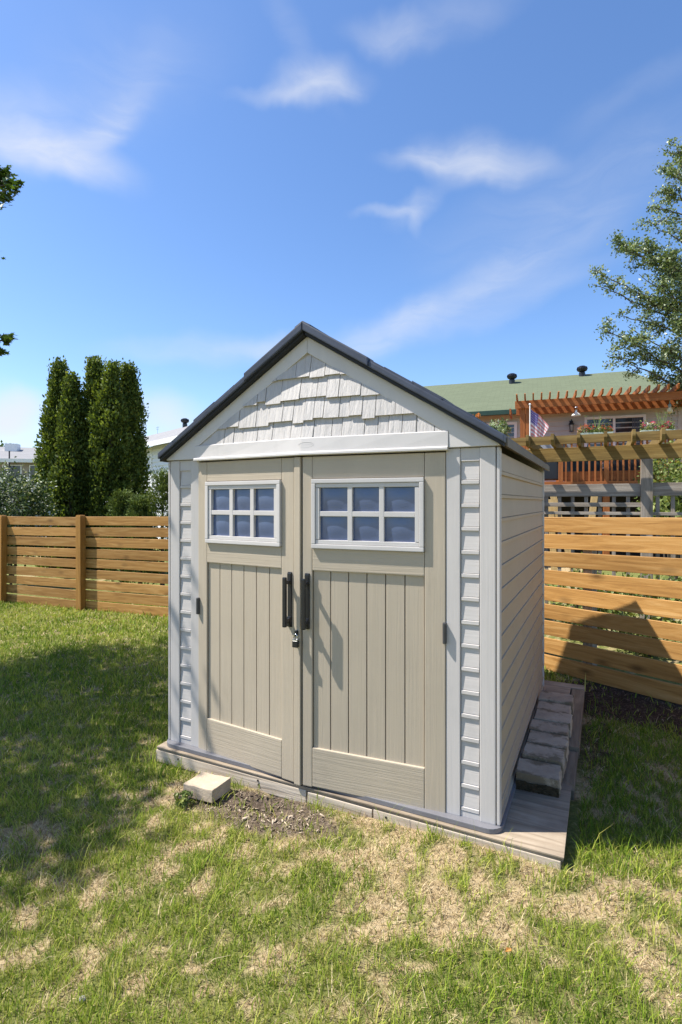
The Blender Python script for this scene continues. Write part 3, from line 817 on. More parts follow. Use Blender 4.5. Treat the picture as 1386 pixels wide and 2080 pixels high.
# ------------------------------------------------------------------ fences
def fences():
    bm_, pitch = .140, .1725
    o = thing('board_fence', 'golden board fence with two posts behind the lawn left of the shed', 'fence', (-2.57, 7.95, -.04), 0)
    org = Vector((-2.57, 7.95, -.04)); d_ = Vector((.919, -.394, .0115)); nrm = Vector((-.394, -.919, 0))
    ts = [-7.55, -5.63, -3.68, -1.76, .19, 2.1, 4.18]
    for k in range(len(ts)-1):
        for i in range(9):
            j = random.uniform(-.010, .010); j2 = random.uniform(-.010, .010)
            a = d_*ts[k]+Vector((0, 0, i*pitch+j)); b = d_*(ts[k+1]-.006)+Vector((0, 0, i*pitch+j2))
            beam('fence_board', a+nrm*random.uniform(-.004, .004), b, .022, bm_+random.uniform(-.002, .006)+(.01 if i < 2 else 0), M['fence'], o, .003, .0015)
    for t in ts[1:-1]:
        c = d_*t+nrm*.064
        m = MB(); m.box(-.052, .052, -.052, .052, -.12, 1.535, .004); m.prism([(-.052, 1.5355), (.052, 1.5355), (.038, 1.552), (-.038, 1.552)], -.045, .045)
        m.build('fence_post', M['fencepost'], o, c, (0, R(random.uniform(-.6, .6)), math.atan2(d_.y, d_.x)))
    o2 = thing('board_fence', 'golden board fence with the shed shadow on it, right behind the shed', 'fence', (2.044, 5.28, .03))
    d2 = Vector((.583, -.812, .0245)); nr = Vector((-.812, -.583, 0))
    ts = [-1.25, .02+1.9, 3.9]
    for k in range(2):
        for i in range(9):
            j = random.uniform(-.009, .009); j2 = random.uniform(-.014, .014)
            beam('fence_board', d2*ts[k]+Vector((0, 0, i*pitch+j)), d2*(ts[k+1]-.006)+Vector((0, 0, i*pitch+j2)), .022, bm_+random.uniform(-.002, .006)+(.008 if i < 2 else 0), M['fence'], o2, .003, .0015)
    for t in (-1.15, .42, 1.92, 3.8):
        m = MB(); m.box(-.045, .045, -.045, .045, -.12, 1.50, .004)
        m.build('fence_post', M['greywood_z'], o2, d2*t-nr*.058, (0, 0, math.atan2(d2.y, d2.x)))
fences()

# ------------------------------------------------------------------ plants
def leaves_mesh(name, C, S_, mat, parent=None, tint=None, up=None, upw=0.0, aspect=.55):
    n = len(C); d = rng.normal(size=(n, 3))
    if up is not None: d = d/np.linalg.norm(d, axis=1)[:, None]+up*upw
    d /= np.linalg.norm(d, axis=1)[:, None]
    q = rng.normal(size=(n, 3)); s_ = np.cross(d, q); s_ /= np.linalg.norm(s_, axis=1)[:, None]; nn = np.cross(d, s_)
    S_ = (S_*rng.uniform(.7, 1.3, n))[:, None]
    V = np.stack([C-d*S_*.5, C+s_*S_*aspect*.5+nn*S_*.12, C+d*S_*.5, C-s_*S_*aspect*.5+nn*S_*.12], 1)
    if tint is None: tint = rng.random(n)
    return bulk(name, V, [(0, 1, 2, 3)], mat, parent, {'tint': tint})

M['arbor_leaf'] = leafmat('arborvitae foliage', [(0, (.045, .07, .014)), (.5, (.115, .16, .03)), (.85, (.23, .28, .055)), (1, (.36, .38, .095))], .36, .6, .2)
M['pine_leaf'] = leafmat('young conifer foliage', [(0, (.04, .07, .02)), (.5, (.085, .13, .032)), (1, (.18, .22, .06))], .2, .6, .2)
M['bush_leaf'] = leafmat('pale leaved bush', [(0, (.03, .055, .02)), (.5, (.07, .11, .035)), (.82, (.16, .21, .07)), (.90, (.55, .57, .48)), (1, (.66, .67, .60))], .25, .5, .25)
M['tree_leaf'] = leafmat('willow like leaves', [(0, (.06, .10, .03)), (.5, (.135, .19, .065)), (.8, (.25, .31, .15)), (1, (.48, .53, .38))], .4, .4, .5)
M['maple_leaf'] = leafmat('maple leaves', [(0, (.025, .05, .012)), (.6, (.055, .10, .02)), (1, (.13, .20, .035))], .35, .5, .3)
M['shrub_leaf'] = leafmat('garden shrub leaves', [(0, (.06, .09, .02)), (.5, (.14, .19, .045)), (1, (.28, .30, .09))], .3, .5, .3)
M['pale_leaf'] = leafmat('pale variegated leaves', [(0, (.10, .16, .06)), (.5, (.25, .33, .17)), (1, (.55, .6, .42))], .3, .5, .3)
M['bark'] = wood('grey brown bark', [(.07, .055, .04), (.12, .10, .075), (.18, .15, .12)], 'z', .9, 0, .1, 1, .8)

def column_tree(px, top, halfw, Y, label, seed, lean=0):
    rs = np.random.default_rng(seed)
    c = at(px, 1020, Y); H = at(px, top, Y).z; Rm = halfw/1077*Y
    g0 = float(gz(np.array([c.x]), np.array([c.y]))[0])
    o = thing('arborvitae_tree', label, 'tree', (c.x, c.y, g0), 0, 'tall arborvitae behind the left fence')
    m = MB(); m.tube([(0, 0, -.1), (lean*.3, 0, H*.4), (lean*.7, 0, H*.75), (lean, 0, H*.95)], .09, 8, .015); m.build('trunk', M['bark'], o)
    ncl = int(330*H*Rm/2.2+190); pts = []; tin = []; siz = []; ups = []
    for i in range(ncl):
        t = rs.random()**.9; th = rs.uniform(0, 2*np.pi)
        prof = (1-t**3.0)**.85*(.80+.20*min(1, t*5))
        bump_ = .62+.62*float(vnoise(np.array([th*2.2+seed*3.1]), np.array([t*7.0+seed]), 1)[0])
        r = Rm*prof*bump_*(.55+.5*rs.random()**.5)
        if t > .9: r = Rm*.30*rs.random()
        p = np.array([lean*t+r*math.cos(th), r*math.sin(th), .15+t*(H-g0-.15)])
        k = int(rs.integers(26, 46)); sz = rs.uniform(.10, .17)
        off = np.clip(rs.normal(size=(k, 3)), -1.5, 1.5)*np.array([sz*.55, sz*.55, sz*.9])
        pts.append(p+off); base = rs.uniform(.1, .75)
        tin.append(np.clip(base+rs.normal(0, .16, k), 0, 1))
        out = np.array([math.cos(th)*.6, math.sin(th)*.6, 1.0]); ups.append(np.repeat(out[None], k, 0))
    C = np.concatenate(pts); T = np.concatenate(tin); U = np.concatenate(ups)
    leaves_mesh('crown', C, .085, M['arbor_leaf'], o, T, U, 1.1, .5)
TY = 13.0
for a in ((112, 742, 35, 13.0, 'narrow arborvitae at the left end of its row, with a single pointed tip', 1, .10),
          (146, 772, 34, 12.7, 'shortest arborvitae of the row, second from its left end', 2, 0),
          (188, 736, 44, 13.1, 'tallest arborvitae, in the middle of the row', 3, .05),
          (226, 746, 50, 12.8, 'broad arborvitae just right of the tallest one', 4, .0),
          (260, 750, 42, 13.2, 'arborvitae at the right end of its row, beside the white house', 5, .04)):
    column_tree(*a)

def conifer(px, top, halfw, Y, label, seed):
    rs = np.random.default_rng(seed); c = at(px, 1020, Y); H = at(px, top, Y).z; Rm = halfw/1077*Y
    o = thing('young_conifer', label, 'tree', (c.x, c.y, -.03), 0, 'young conifers above the left fence')
    m = MB(); m.tube([(0, 0, -.05), (0, 0, H*.95)], .05, 8, .01); m.build('trunk', M['bark'], o)
    P_ = []; U = []; T = []
    for i in range(260):
        t = rs.random()**.8; th = rs.uniform(0, 2*np.pi); r = Rm*(1-t)**.75*(.5+.6*rs.random())
        p = np.array([r*math.cos(th), r*math.sin(th), .1+t*(H-.15)]); k = 34
        dirn = np.array([math.cos(th)*.9, math.sin(th)*.9, .9]); s_ = rs.random((k, 1))
        P_.append(p+dirn*s_*.16+rs.normal(size=(k, 3))*.035); U.append(np.repeat(dirn[None], k, 0)); T.append(np.clip(rs.uniform(.2, .7)+.3*s_[:, 0]+rs.normal(0, .1, k), 0, 1))
    leaves_mesh('crown', np.concatenate(P_), .06, M['pine_leaf'], o, np.concatenate(T), np.concatenate(U), 1.4, .3)
conifer(248, 1002, 34, 10.6, 'smallest young conifer, poking over the fence before the arborvitae', 31)
conifer(285, 1010, 30, 10.3, 'low middle conifer between the two others above the fence', 32)
conifer(330, 958, 42, 10.4, 'largest young conifer, above the fence beside the shed corner', 33)

def blob_shrub(name, c, rad, n, size, mat, label, cat, seed, group=None, parts=('crown', 'trunk'), lumps=40, base=0.0, z0=0):
    rs = np.random.default_rng(seed); c = Vector(c)
    o = thing(name, label, cat, (c.x, c.y, base), 0, group)
    m = MB()
    for k in range(5):
        a = rs.uniform(0, 6.28); m.tube([(0, 0, 0), (rad[0]*.2*math.cos(a), rad[1]*.2*math.sin(a), (c.z-base)*.5), (rad[0]*.5*math.cos(a), rad[1]*.5*math.sin(a), c.z-base+rad[2]*.4)], .02, 6, .005)
    m.build(parts[1], M['bark'], o)
    P_ = []; T = []
    for i in range(lumps):
        v = rs.normal(size=3); v /= np.linalg.norm(v); v *= rs.uniform(.55, .95); ctr = np.array([0, 0, c.z-base])+v*np.array(rad)
        k = n//lumps; q = rs.normal(size=(k, 3))*np.array(rad)*.16+ctr; P_.append(q); T.append(np.clip(rs.uniform(.15, .85)+rs.normal(0, .2, k), 0, 1))
    C = np.concatenate(P_); C[:, 2] = np.maximum(C[:, 2], .03)
    leaves_mesh(parts[0], C, size, mat, o, np.concatenate(T))
    return o
p = at(22, 1000, 11.2)
blob_shrub('flowering_bush', (p.x, p.y, 1.45), (.85, .7, 1.05), 9000, .07, M['bush_leaf'], 'leafy bush with white blossom over the fence at far left', 'bush', 41, base=-.08, lumps=70)
p = at(-5, 905, 34)
blob_shrub('distant_tree', (p.x-.4, p.y, 4.3), (1.4, 1.2, 1.3), 2200, .2, M['maple_leaf'], 'bit of a tree showing behind the grey roof at far left', 'tree', 42, base=-.1)

def branch_tree():
    Y0 = 12.5; tr = at(1500, 1020, Y0)
    o = thing('leafy_tree', 'tall airy tree with drooping leafy twigs at the right edge', 'tree', (tr.x, tr.y, .1))
    org = Vector((tr.x, tr.y, .1))
    rs = np.random.default_rng(8); rr = random.Random(8)
    trunk = [Vector((0, 0, -.1)), Vector((.1, 0, 3)), Vector((-.05, .1, 6)), Vector((.1, 0, 8.6)), Vector((.0, .0, 10.6))]
    m = MB(); m.tube(trunk, .2, 10, .03); m.build('trunk', M['bark'], o)
    def tp(z):
        for i in range(4):
            if trunk[i].z <= z <= trunk[i+1].z: return trunk[i].lerp(trunk[i+1], (z-trunk[i].z)/(trunk[i+1].z-trunk[i].z))
        return trunk[-1]
    br = MB(); P_ = []; T = []
    def cluster(p, n, s_, base):
        P_.append(np.array(p)+rs.normal(size=(n, 3))*s_); T.append(np.clip(base+rs.normal(0, .2, n), 0, 1))
    def limb(tip, r0, sag, dens, start=None, sub=True):
        z0 = max(2.2, tip.z-math.hypot(tip.x, tip.y)*.55) if start is None else 0
        a = tp(min(z0, 10.2)) if start is None else start
        k = 14; pts = []
        for i in range(k+1):
            t = i/k; p = a.lerp(tip, t); p.z += sag*math.sin(math.pi*t)*(.6)
            p += Vector((rr.uniform(-1, 1), rr.uniform(-1, 1), rr.uniform(-1, 1)))*.035
            pts.append(p)
        br.tube(pts, r0, 6, .006)
        for i in range(2, k+1):
            t = i/k
            if start is not None or t > .25:
                for q in range(dens):
                    p = pts[i].lerp(pts[i-1], rr.random()); w = .05+.13*(1-t)
                    cluster(p+Vector((rr.uniform(-1, 1)*w, rr.uniform(-1, 1)*w, rr.uniform(-1, .7)*w)), rr.randint(5, 9), .05, rr.uniform(.2, .85))
            if sub and t > .3 and i < k and rr.random() < .42:
                for q in range(2):
                    dv = (tip-a).normalized(); side = Vector((rr.uniform(-1, 1), rr.uniform(-1, 1), rr.uniform(-.9, .8)))
                    L = rr.uniform(.45, 1.0)*(1.15-t*.75)
                    limb(pts[i]+(dv*.6+side*.8).normalized()*L, .010, rr.uniform(-.1, .15), 1, pts[i], False)
    tips = [(1374, 312, 12.4), (1384, 330, 12.9), (1345, 345, 12.2), (1330, 420, 12.6), (1316, 450, 12.0), (1352, 400, 13), (1241, 492, 12.4), (1270, 500, 12.9), (1290, 500, 12),
            (1208, 548, 12.2), (1200, 578, 12.7), (1215, 664, 12.1), (1250, 640, 13), (1238, 720, 12.4), (1277, 664, 11.9), (1308, 730, 12.3), (1322, 765, 12.7),
            (1358, 775, 12.2), (1300, 560, 11.6), (1320, 610, 13.3), (1340, 520, 11.8), (1365, 660, 11.7), (1350, 720, 13), (1290, 600, 12.3), (1372, 470, 12.2), (1380, 560, 11.6)]
    for px, py, Y in tips:
        limb(at(px, py, Y)-org, .035, rr.uniform(.1, .5), 2)
    for i in range(18):     # the rest of the crown, past the edge of the view
        a = rr.uniform(-2.2, 2.2); z = rr.uniform(4.5, 10.9); L = rr.uniform(1.2, 3.0)*(1 if z < 9 else .6)
        limb(Vector((math.cos(a)*L+.3, math.sin(a)*L, z)), .035, .3, 1)
    br.build('branch', M['bark'], o)
    C = np.concatenate(P_); print('tree leaves', len(C))
    leaves_mesh('crown', C, .068, M['tree_leaf'], o, np.concatenate(T))
branch_tree()

def maple():
    o = thing('maple_tree', 'shade tree whose dark leaf tips reach in at the left edge', 'tree', (-6.4, 4.6, -.08))
    org = Vector((-6.4, 4.6, -.08)); rs = np.random.default_rng(9); rr = random.Random(12)
    m = MB(); m.tube([(0, 0, -.1), (.05, .05, 1.2), (0, 0, 2.4), (.1, 0, 4.2), (.1, .1, 5.6)], .16, 10, .04); m.build('trunk', M['bark'], o)
    br = MB(); P_ = []; T = []
    tips = []
    cen = np.array((-4.9, 3.75, 4.2)); rad = np.array((2.3, 2.7, 1.4))
    for i in range(350):
        v = rs.normal(size=3); v /= np.linalg.norm(v); v *= rs.uniform(.45, 1.0)**.6; p = cen+v*rad
        if p[0] > -.66*p[1]-.50: continue
        q = Vector(p); kz = q.z/-d.z; g_ = q+d*kz; glx, gly = shed_local(g_.x, g_.y)
        den = d.x*-.441+d.y*-.8975; kf = ((SH0.x-q.x)*-.441+(SH0.y-q.y)*-.8975)/den; h_ = q+d*kf; hu = shed_local(h_.x, h_.y)[0]
        if (g_.x > -1.35 and gly < .1) or g_.y < 2.28: continue
        if h_.z > 0 and hu > -1.55: continue
        tips.append((Vector(p)-org, True))
    for px, py, Y in ((2, 360, 6.2), (-5, 395, 6.2), (22, 385, 6.1), (12, 350, 6.3), (-12, 415, 6.2), (30, 372, 6.2), (14, 402, 6.25), (-2, 345, 6.2), (5, 375, 6.3), (8, 690, 6.4), (20, 688, 6.4), (-4, 712, 6.3)): tips.append((at(px, py, Y)-org, False))
    for tip, big in tips:
        a = Vector((.05, .02, max(1.6, tip.z*.55))); k = 8; pts = [a.lerp(tip, i/k)+Vector((rr.uniform(-1, 1), rr.uniform(-1, 1), rr.uniform(-1, 1)))*.04+Vector((0, 0, .25*math.sin(math.pi*i/k))) for i in range(k)]+[tip]
        br.tube(pts, .025, 6, .005)
        n = rr.randint(60, 105) if big else 26; s_ = .24 if big else .042
        P_.append(np.array(tip)+np.clip(rs.normal(size=(n, 3)), -1.7, 1.7)*np.array((s_, s_, s_*.7))); T.append(np.clip(rs.normal(.45, .25, n), 0, 1))
    br.build('branch', M['bark'], o)
    C = np.concatenate(P_); n = len(C)
    # five pointed leaves
    d_ = rs.normal(size=(n, 3))*np.array((1, 1, .5)); d_ /= np.linalg.norm(d_, axis=1)[:, None]
    q = rs.normal(size=(n, 3))*.6+np.array((0, 0, 1.0)); s2 = np.cross(d_, q); s2 /= np.linalg.norm(s2, axis=1)[:, None]
    S_ = rs.uniform(.055, .095, n)[:, None]
    outline = [(-.5, 0), (-.15, .18), (-.25, .5), (.05, .28), (.2, .52), (.22, .16), (.62, 0), (.22, -.16), (.2, -.52), (.05, -.28), (-.25, -.5), (-.15, -.18)]
    V = np.stack([C+d_*S_*a+s2*S_*b for a, b in outline], 1)
    bulk('crown', V, [tuple(range(12))], M['maple_leaf'], o, {'tint': np.concatenate(T)})
maple()

# ------------------------------------------------------------------ neighbouring houses on the left
def lap_strip(m, x0, x1, y, z0, z1, pitch=.13, out=.014):
    pr = []; z = z1
    while z > z0+.001:
        zb = max(z-pitch, z0); pr += [(y, z), (y-out, zb+.001), (y-out*.1, zb)]; z = zb
    m.strip(pr, x0, x1)
def roof_vent(parent, x, y, z, s=1.0):
    v = MB(); v.lathe([(.11*s, -.10*s), (.11*s, .12*s), (.09*s, .16*s)], (x, y, z), 14)
    o = v.build('roof_vent', M['black'], parent, smooth=False)
    h = MB(); h.lathe([(.09*s, .16*s), (.155*s, .20*s), (.175*s, .265*s), (.16*s, .33*s), (.10*s, .375*s), (.02*s, .385*s)], (x, y, z), 16)
    for k in range(16):
        a = 2*math.pi*k/16; h.tube([(x+.15*s*math.cos(a), y+.15*s*math.sin(a), z+.2*s), (x+.182*s*math.cos(a+.15), y+.182*s*math.sin(a+.15), z+.265*s), (x+.158*s*math.cos(a+.3), y+.158*s*math.sin(a+.3), z+.34*s)], .012*s, 4)
    h.build('turbine_head', M['black'], o)
def house_white():
    p = at(297, 905, 22); o = thing('white_house', 'white sided house with grey roof showing between arborvitae and shed', 'house', (p.x, p.y, 0), R(-49))
    E = 4.05
    m = MB(); lap_strip(m, -9.4, 9, .35, 0, E, .17, .035); m.box(-9.4, 9, .36, 6.6, 0, E-.02); m.build('wall', M['siding_white'], o)
    m = MB(); m.box(-.30, -.2, .30, .50, 0, E, .01); m.build('corner_board', M['trim'], o)
    m = MB(); m.prism([(-.15, E-.04), (3.4, E+1.37), (6.95, E-.04), (6.95, E+.08), (3.4, E+1.5), (-.15, E+.08)], -10, 9.4, axis='x')
    r = m.build('roof', M['grey_roof'], o)
    m = MB(); m.box(-10, 9.4, -.19, -.155, E-.12, E+.07, .01); m.build('fascia', M['trim'], r)
    roof_vent(o, -3.5, 3.3, E+1.47, 1.1)
    m = MB(); m.tube([(-7.0, 3.3, E+1.4), (-7.0, 3.3, E+1.85)], .02, 6); m.tube([(-7.2, 3.3, E+1.8), (-6.8, 3.3, E+1.8)], .012, 6); m.tube([(-7.15, 3.3, E+1.7), (-6.85, 3.3, E+1.7)], .012, 6); m.build('antenna', M['chrome'], o)
house_white()
def house_grey():
    p = at(60, 930, 27); o = thing('grey_roofed_house', 'low house with pale grey roof behind the blossoming bush at far left', 'house', (p.x, p.y, 0), R(14))
    E = 3.88
    m = MB(); m.box(-9, 1.8, .5, 7, 0, E-.05); m.build('wall', plain('tan stucco', (.33, .29, .25), .8), o)
    b = bmesh.new()
    v = [b.verts.new(q) for q in ((-9.6, 0, E), (2.3, 0, E), (2.3, 7.5, E), (-9.6, 7.5, E), (-6, 3.7, E+.95), (.3, 3.7, E+.95))]
    for f in ((0, 1, 5, 4), (1, 2, 5), (2, 3, 4, 5), (3, 0, 4), (3, 2, 1, 0)): b.faces.new([v[i] for i in f])
    m = MB(); m.add(b); r = m.build('roof', M['grey_roof'], o)
    m = MB(); m.box(-9.6, 2.31, -.04, .0, E-.16, E+.02); m.build('fascia', M['trim'], r)
    m = MB(); m.box(-1.9, -1.3, 2.3, 2.9, E+.5, E+1.02, .02); m.build('chimney', M['trim'], r)
    for x0 in (-1.4, -.15):
        m = MB(); m.box(x0, x0+.9, .44, .5, 2.6, E-.25, .01); w = m.build('window', M['trim'], o)
        m = MB(); m.box(x0+.06, x0+.84, .425, .439, 2.66, E-.31); m.build('pane', M['glass'], w)
    m = MB(); m.tube([(-.95, .1, E-.4), (-.95, .1, E+.42)], .035, 8); m.build('vent_pipe', M['black'], o)
house_grey()

# ------------------------------------------------------------------ the neighbour on the right: house, deck, pergola
HO = Vector((5.48, 17.0, 0)); HA = R(-20)
def hw(x, y, z):
    return Vector((HO.x+x*math.cos(HA)-y*math.sin(HA), HO.y+x*math.sin(HA)+y*math.cos(HA), z))
DK = 2.2
def house_green():
    o = thing('green_roofed_house', 'cream sided house with pale green roof beyond the pergola', 'house', HO, HA)
    E = 4.52
    m = MB(); lap_strip(m, -9, 4.6, 0, 0, E, .15, .035); m.box(-9, 4.6, .005, 8, 0, E-.01); m.build('wall', M['siding'], o)
    m = MB(); m.box(4.6, 4.72, -.03, .12, 0, E, .01); m.box(-9, 4.6, -.03, -.002, E-.14, E); m.build('trim_board', M['siding'], o)
    b = bmesh.new(); t = .0
    v = [b.verts.new(q) for q in ((-9.6, -.5, E+.04), (5.3, -.5, E+.04), (5.3, 8.5, E+.04), (-9.6, 8.5, E+.04), (-6, 4, E+1.99), (3.9, 4, E+1.99))]
    for f in ((0, 1, 5, 4), (1, 2, 5), (2, 3, 4, 5), (3, 0, 4), (3, 2, 1, 0)): b.faces.new([v[i] for i in f])
    m = MB(); m.add(b); r = m.build('roof', M['green_roof'], o)
    m = MB(); m.box(-9.6, 5.3, -.60, -.50, E-.09, E+.06, .015); m.build('gutter', M['gutter'], r)
    roof_vent(o, -.12, 3.35, E+1.70, 1.0); roof_vent(o, 2.35, 3.75, E+1.86, 1.02)
    # sliding door
    m = MB(); x0, x1, z0, z1 = 2.12, 3.78, DK+.03, 4.30
    for a in ((x0, x1, z1-.07, z1), (x0, x1, z0, z0+.06), (x0, x0+.07, z0+.06, z1-.07), (x1-.07, x1, z0+.06, z1-.07), (2.90, 2.97, z0+.06, z1-.07)): m.box(a[0], a[1], -.055, .0, a[2], a[3], .005)
    f = m.build('sliding_door', M['trim'], o)
    m = MB(); m.box(x0+.07, x1-.07, -.028, -.022, z0+.06, z1-.07); m.build('pane', M['glass'], f)
    m = MB()
    for k in range(7): m.box(3.42+k*.042, 3.45+k*.042, -.034, -.029, z0+.06, z1-.08)
    m.build('curtain', plain('blue grey curtain', (.07, .085, .11), .8), f)
    m = MB(); x0, x1, z0, z1 = -.84, .16, 3.1, 4.27
    for a in ((x0, x1, z1-.09, z1), (x0, x1, z0, z0+.09), (x0, x0+.09, z0+.09, z1-.09), (x1-.09, x1, z0+.09, z1-.09)): m.box(a[0], a[1], -.055, .0, a[2], a[3], .005)
    f = m.build('window', M['trim'], o); m = MB(); m.box(x0+.09, x1-.09, -.028, -.022, z0+.09, z1-.09); m.build('pane', M['glass'], f)
house_green()
def wall_lantern():
    o = thing('wall_lantern', 'black lantern on the cream house wall left of the sliding door', 'lantern', hw(1.75, -.03, 4.0), HA)
    m = MB(); m.box(-.05, .05, -.02, .02, .04, .22, .008); m.tube([(0, -.01, .15), (0, -.09, .24), (0, -.12, .17)], .014, 6); m.build('bracket', M['black'], o)
    m = MB(); m.lathe([(.02, .17), (.085, .10), (.085, .085)], (0, -.12, 0), 4)
    for a in range(4):
        x, y = .06*math.cos(a*math.pi/2+.78), .06*math.sin(a*math.pi/2+.78); m.tube([(x, -.12+y, -.12), (x*1.25, -.12+y*1.25, .09)], .010, 4)
    m.lathe([(.065, -.14), (.065, -.12)], (0, -.12, 0), 8); m.build('cage', M['black'], o)
    m = MB(); m.lathe([(.035, -.11), (.05, .07)], (0, -.12, 0), 10); m.build('lamp_glass', plain('smoky glass', (.4, .38, .33), .2), o)
wall_lantern()
def deck():
    o = thing('raised_deck', 'raised deck with reddish brown baluster railing in front of the cream house', 'deck', HO, HA)
    m = MB(); m.box(-4, 5.4, -3.95, -.02, DK-.05, DK, .004); m.build('deck_floor', M['stain'], o)
    for a in ((-4, 5.4, -3.96, -3.915), ):
        m = MB(); m.box(a[0], a[1], a[2], a[3], DK-.27, DK-.052, .004); m.build('rim_board', M['stain'], o)
    for x in (-3.6, -1.2, .45, 2.28, 4.4):
        m = MB(); m.box(x-.07, x+.07, -3.90, -3.76, -.1, DK-.06, .006); m.build('support_post', M['stain_z'], o)
    m = MB(); m.box(-4, 5.4, -.6, -.5, 0, DK-.28); m.build('under_deck_shade', plain('under deck shade tone', (.03, .026, .022), .9), o)  # near black sheet stands in for the shade beneath the deck
    RT = DK+.96; xs = (1.28, 2.28, 3.6, 5.3)
    for x in xs:
        m = MB(); m.box(x-.05, x+.05, -3.935, -3.835, DK, RT+.02, .006); m.build('railing_post', M['stain_z'], o)
    m = MB(); m.box(1.2, 5.4, -3.97, -3.80, RT+.021, RT+.056, .005); m.box(1.2, 1.36, -3.799, -.1, RT+.021, RT+.056, .005); m.build('handrail', M['stain'], o)
    for i in range(len(xs)-1):
        m = MB(); m.box(xs[i]+.05, xs[i+1]-.05, -3.90, -3.865, DK+.01, DK+.24, .004); m.build('lower_rail', M['stain'], o)
        n = max(2, int((xs[i+1]-xs[i]-.1)/.115))
        for k in range(n):
            x = xs[i]+.05+(xs[i+1]-xs[i]-.1)*(k+.5)/n
            m = MB(); m.box(x-.02, x+.02, -3.945, -3.905, DK-.10, RT, .004); m.build('baluster', M['stain_z'], o)
    for k in range(22):
        y = -3.7+k*.16; m = MB(); m.box(1.30, 1.34, y-.02, y+.02, DK+.0, RT+.02, .004); m.build('baluster', M['stain_z'], o)
deck()
for x0, x1, h, c, lab in ((1.5, 2.2, .62, (.02, .035, .04), 'dark teal storage box behind the left balusters of the raised deck'), (2.45, 3.5, .7, (.02, .021, .025), 'black storage bench behind the right balusters of the raised deck')):
    o = thing('deck_box', lab, 'storage box', hw((x0+x1)/2, -3.25, DK+.002), HA)
    w = (x1-x0)/2; m = MB(); m.box(-w, w, -.28, .28, 0, h-.06, .015); m.build('box_body', plain(lab[:10]+' resin', c, .5), o)
    m = MB(); m.box(-w-.02, w+.02, -.30, .30, h-.058, h, .02); m.build('lid', plain(lab[:10]+' lid', tuple(v*1.5 for v in c), .5), o)
def pergola():
    o = thing('stained_pergola', 'orange brown slatted pergola standing on the raised deck', 'pergola', HO, HA)
    for y, nm in ((-3.87, 0), (-2.78, 1)):
        m = MB(); m.box(.22, 5.75, y-.04, y+.0, 4.035, 4.225, .006); m.build('beam', M['stain'], o)
    m = MB(); m.box(.30, .34, -3.83, -2.83, 4.05, 4.21, .005); m.build('side_beam', M['stain'], o)
    m = MB(); m.prism([(-3.0, 4.04), (-2.2, 4.04), (-2.2, 4.2), (-3.0, 4.2)], .05, .09, axis='x'); m.build('side_beam', M['stain'], o)
    for i in range(29):
        x = .27+i*.19; m = MB()
        m.prism([(-4.25, 4.325), (-4.19, 4.228), (-2.45, 4.228), (-2.45, 4.345), (-4.21, 4.345)], x-.017, x+.017, .003, axis='x'); m.build('rafter', M['stain'], o)
    for y in (-2.6,):
        m = MB(); m.box(.2, 5.7, y-.02, y+.02, 4.347, 4.37, .003); m.build('purlin', M['stain'], o)
    for x in (.40, .54, 5.3):
        m = MB(); m.box(x-.062, x+.062, -3.83, -3.70, DK, 4.225, .006); m.build('post', M['stain_z'], o)
    for x in (.47, 5.3):
        m = MB(); m.box(x-.062, x+.062, -2.74, -2.62, DK, 4.225, .006); m.build('post', M['stain_z'], o)
pergola()
def pendant(px, py, Y, label, bulb=False):
    p = at(px, py, Y)
    if not bulb:
        o = thing('pendant_lamp', label, 'lamp', p)
        m = MB(); m.tube([(0, 0, .06), (0, 0, 4.06-p.z)], .012, 6); m.lathe([(.045, .04), (.045, .16), (.03, .18)], (0, 0, 0), 12); m.build('stem', M['chrome'], o)
        m = MB(); m.lathe([(.115, -.045), (.105, -.02), (.06, .02), (.045, .04)], (0, 0, 0), 16); m.build('lamp_shade', plain('white enamel', (.75, .75, .72), .3), o, smooth=True)
    else:
        o = thing('hanging_bulb', label, 'light bulb', p)
        m = MB(); m.tube([(0, 0, .09), (0, 0, 4.06-p.z)], .010, 6); m.lathe([(.03, .05), (.035, .10), (.02, .12)], (0, 0, 0), 10); m.build('socket', plain('verdigris socket', (.2, .25, .22), .5), o)
        m = MB(); m.lathe([(.01, -.11), (.05, -.08), (.062, -.03), (.045, .02), (.028, .05)], (0, 0, 0), 12); m.build('bulb', plain('amber glass', (.6, .47, .25), .2, .6), o, smooth=True)
pendant(1171, 841, 13.2, 'white enamel lamp hanging from the stained pergola above the lantern')
pendant(1361, 831, 12.2, 'amber bulb hanging from the right end of the pergola', True)

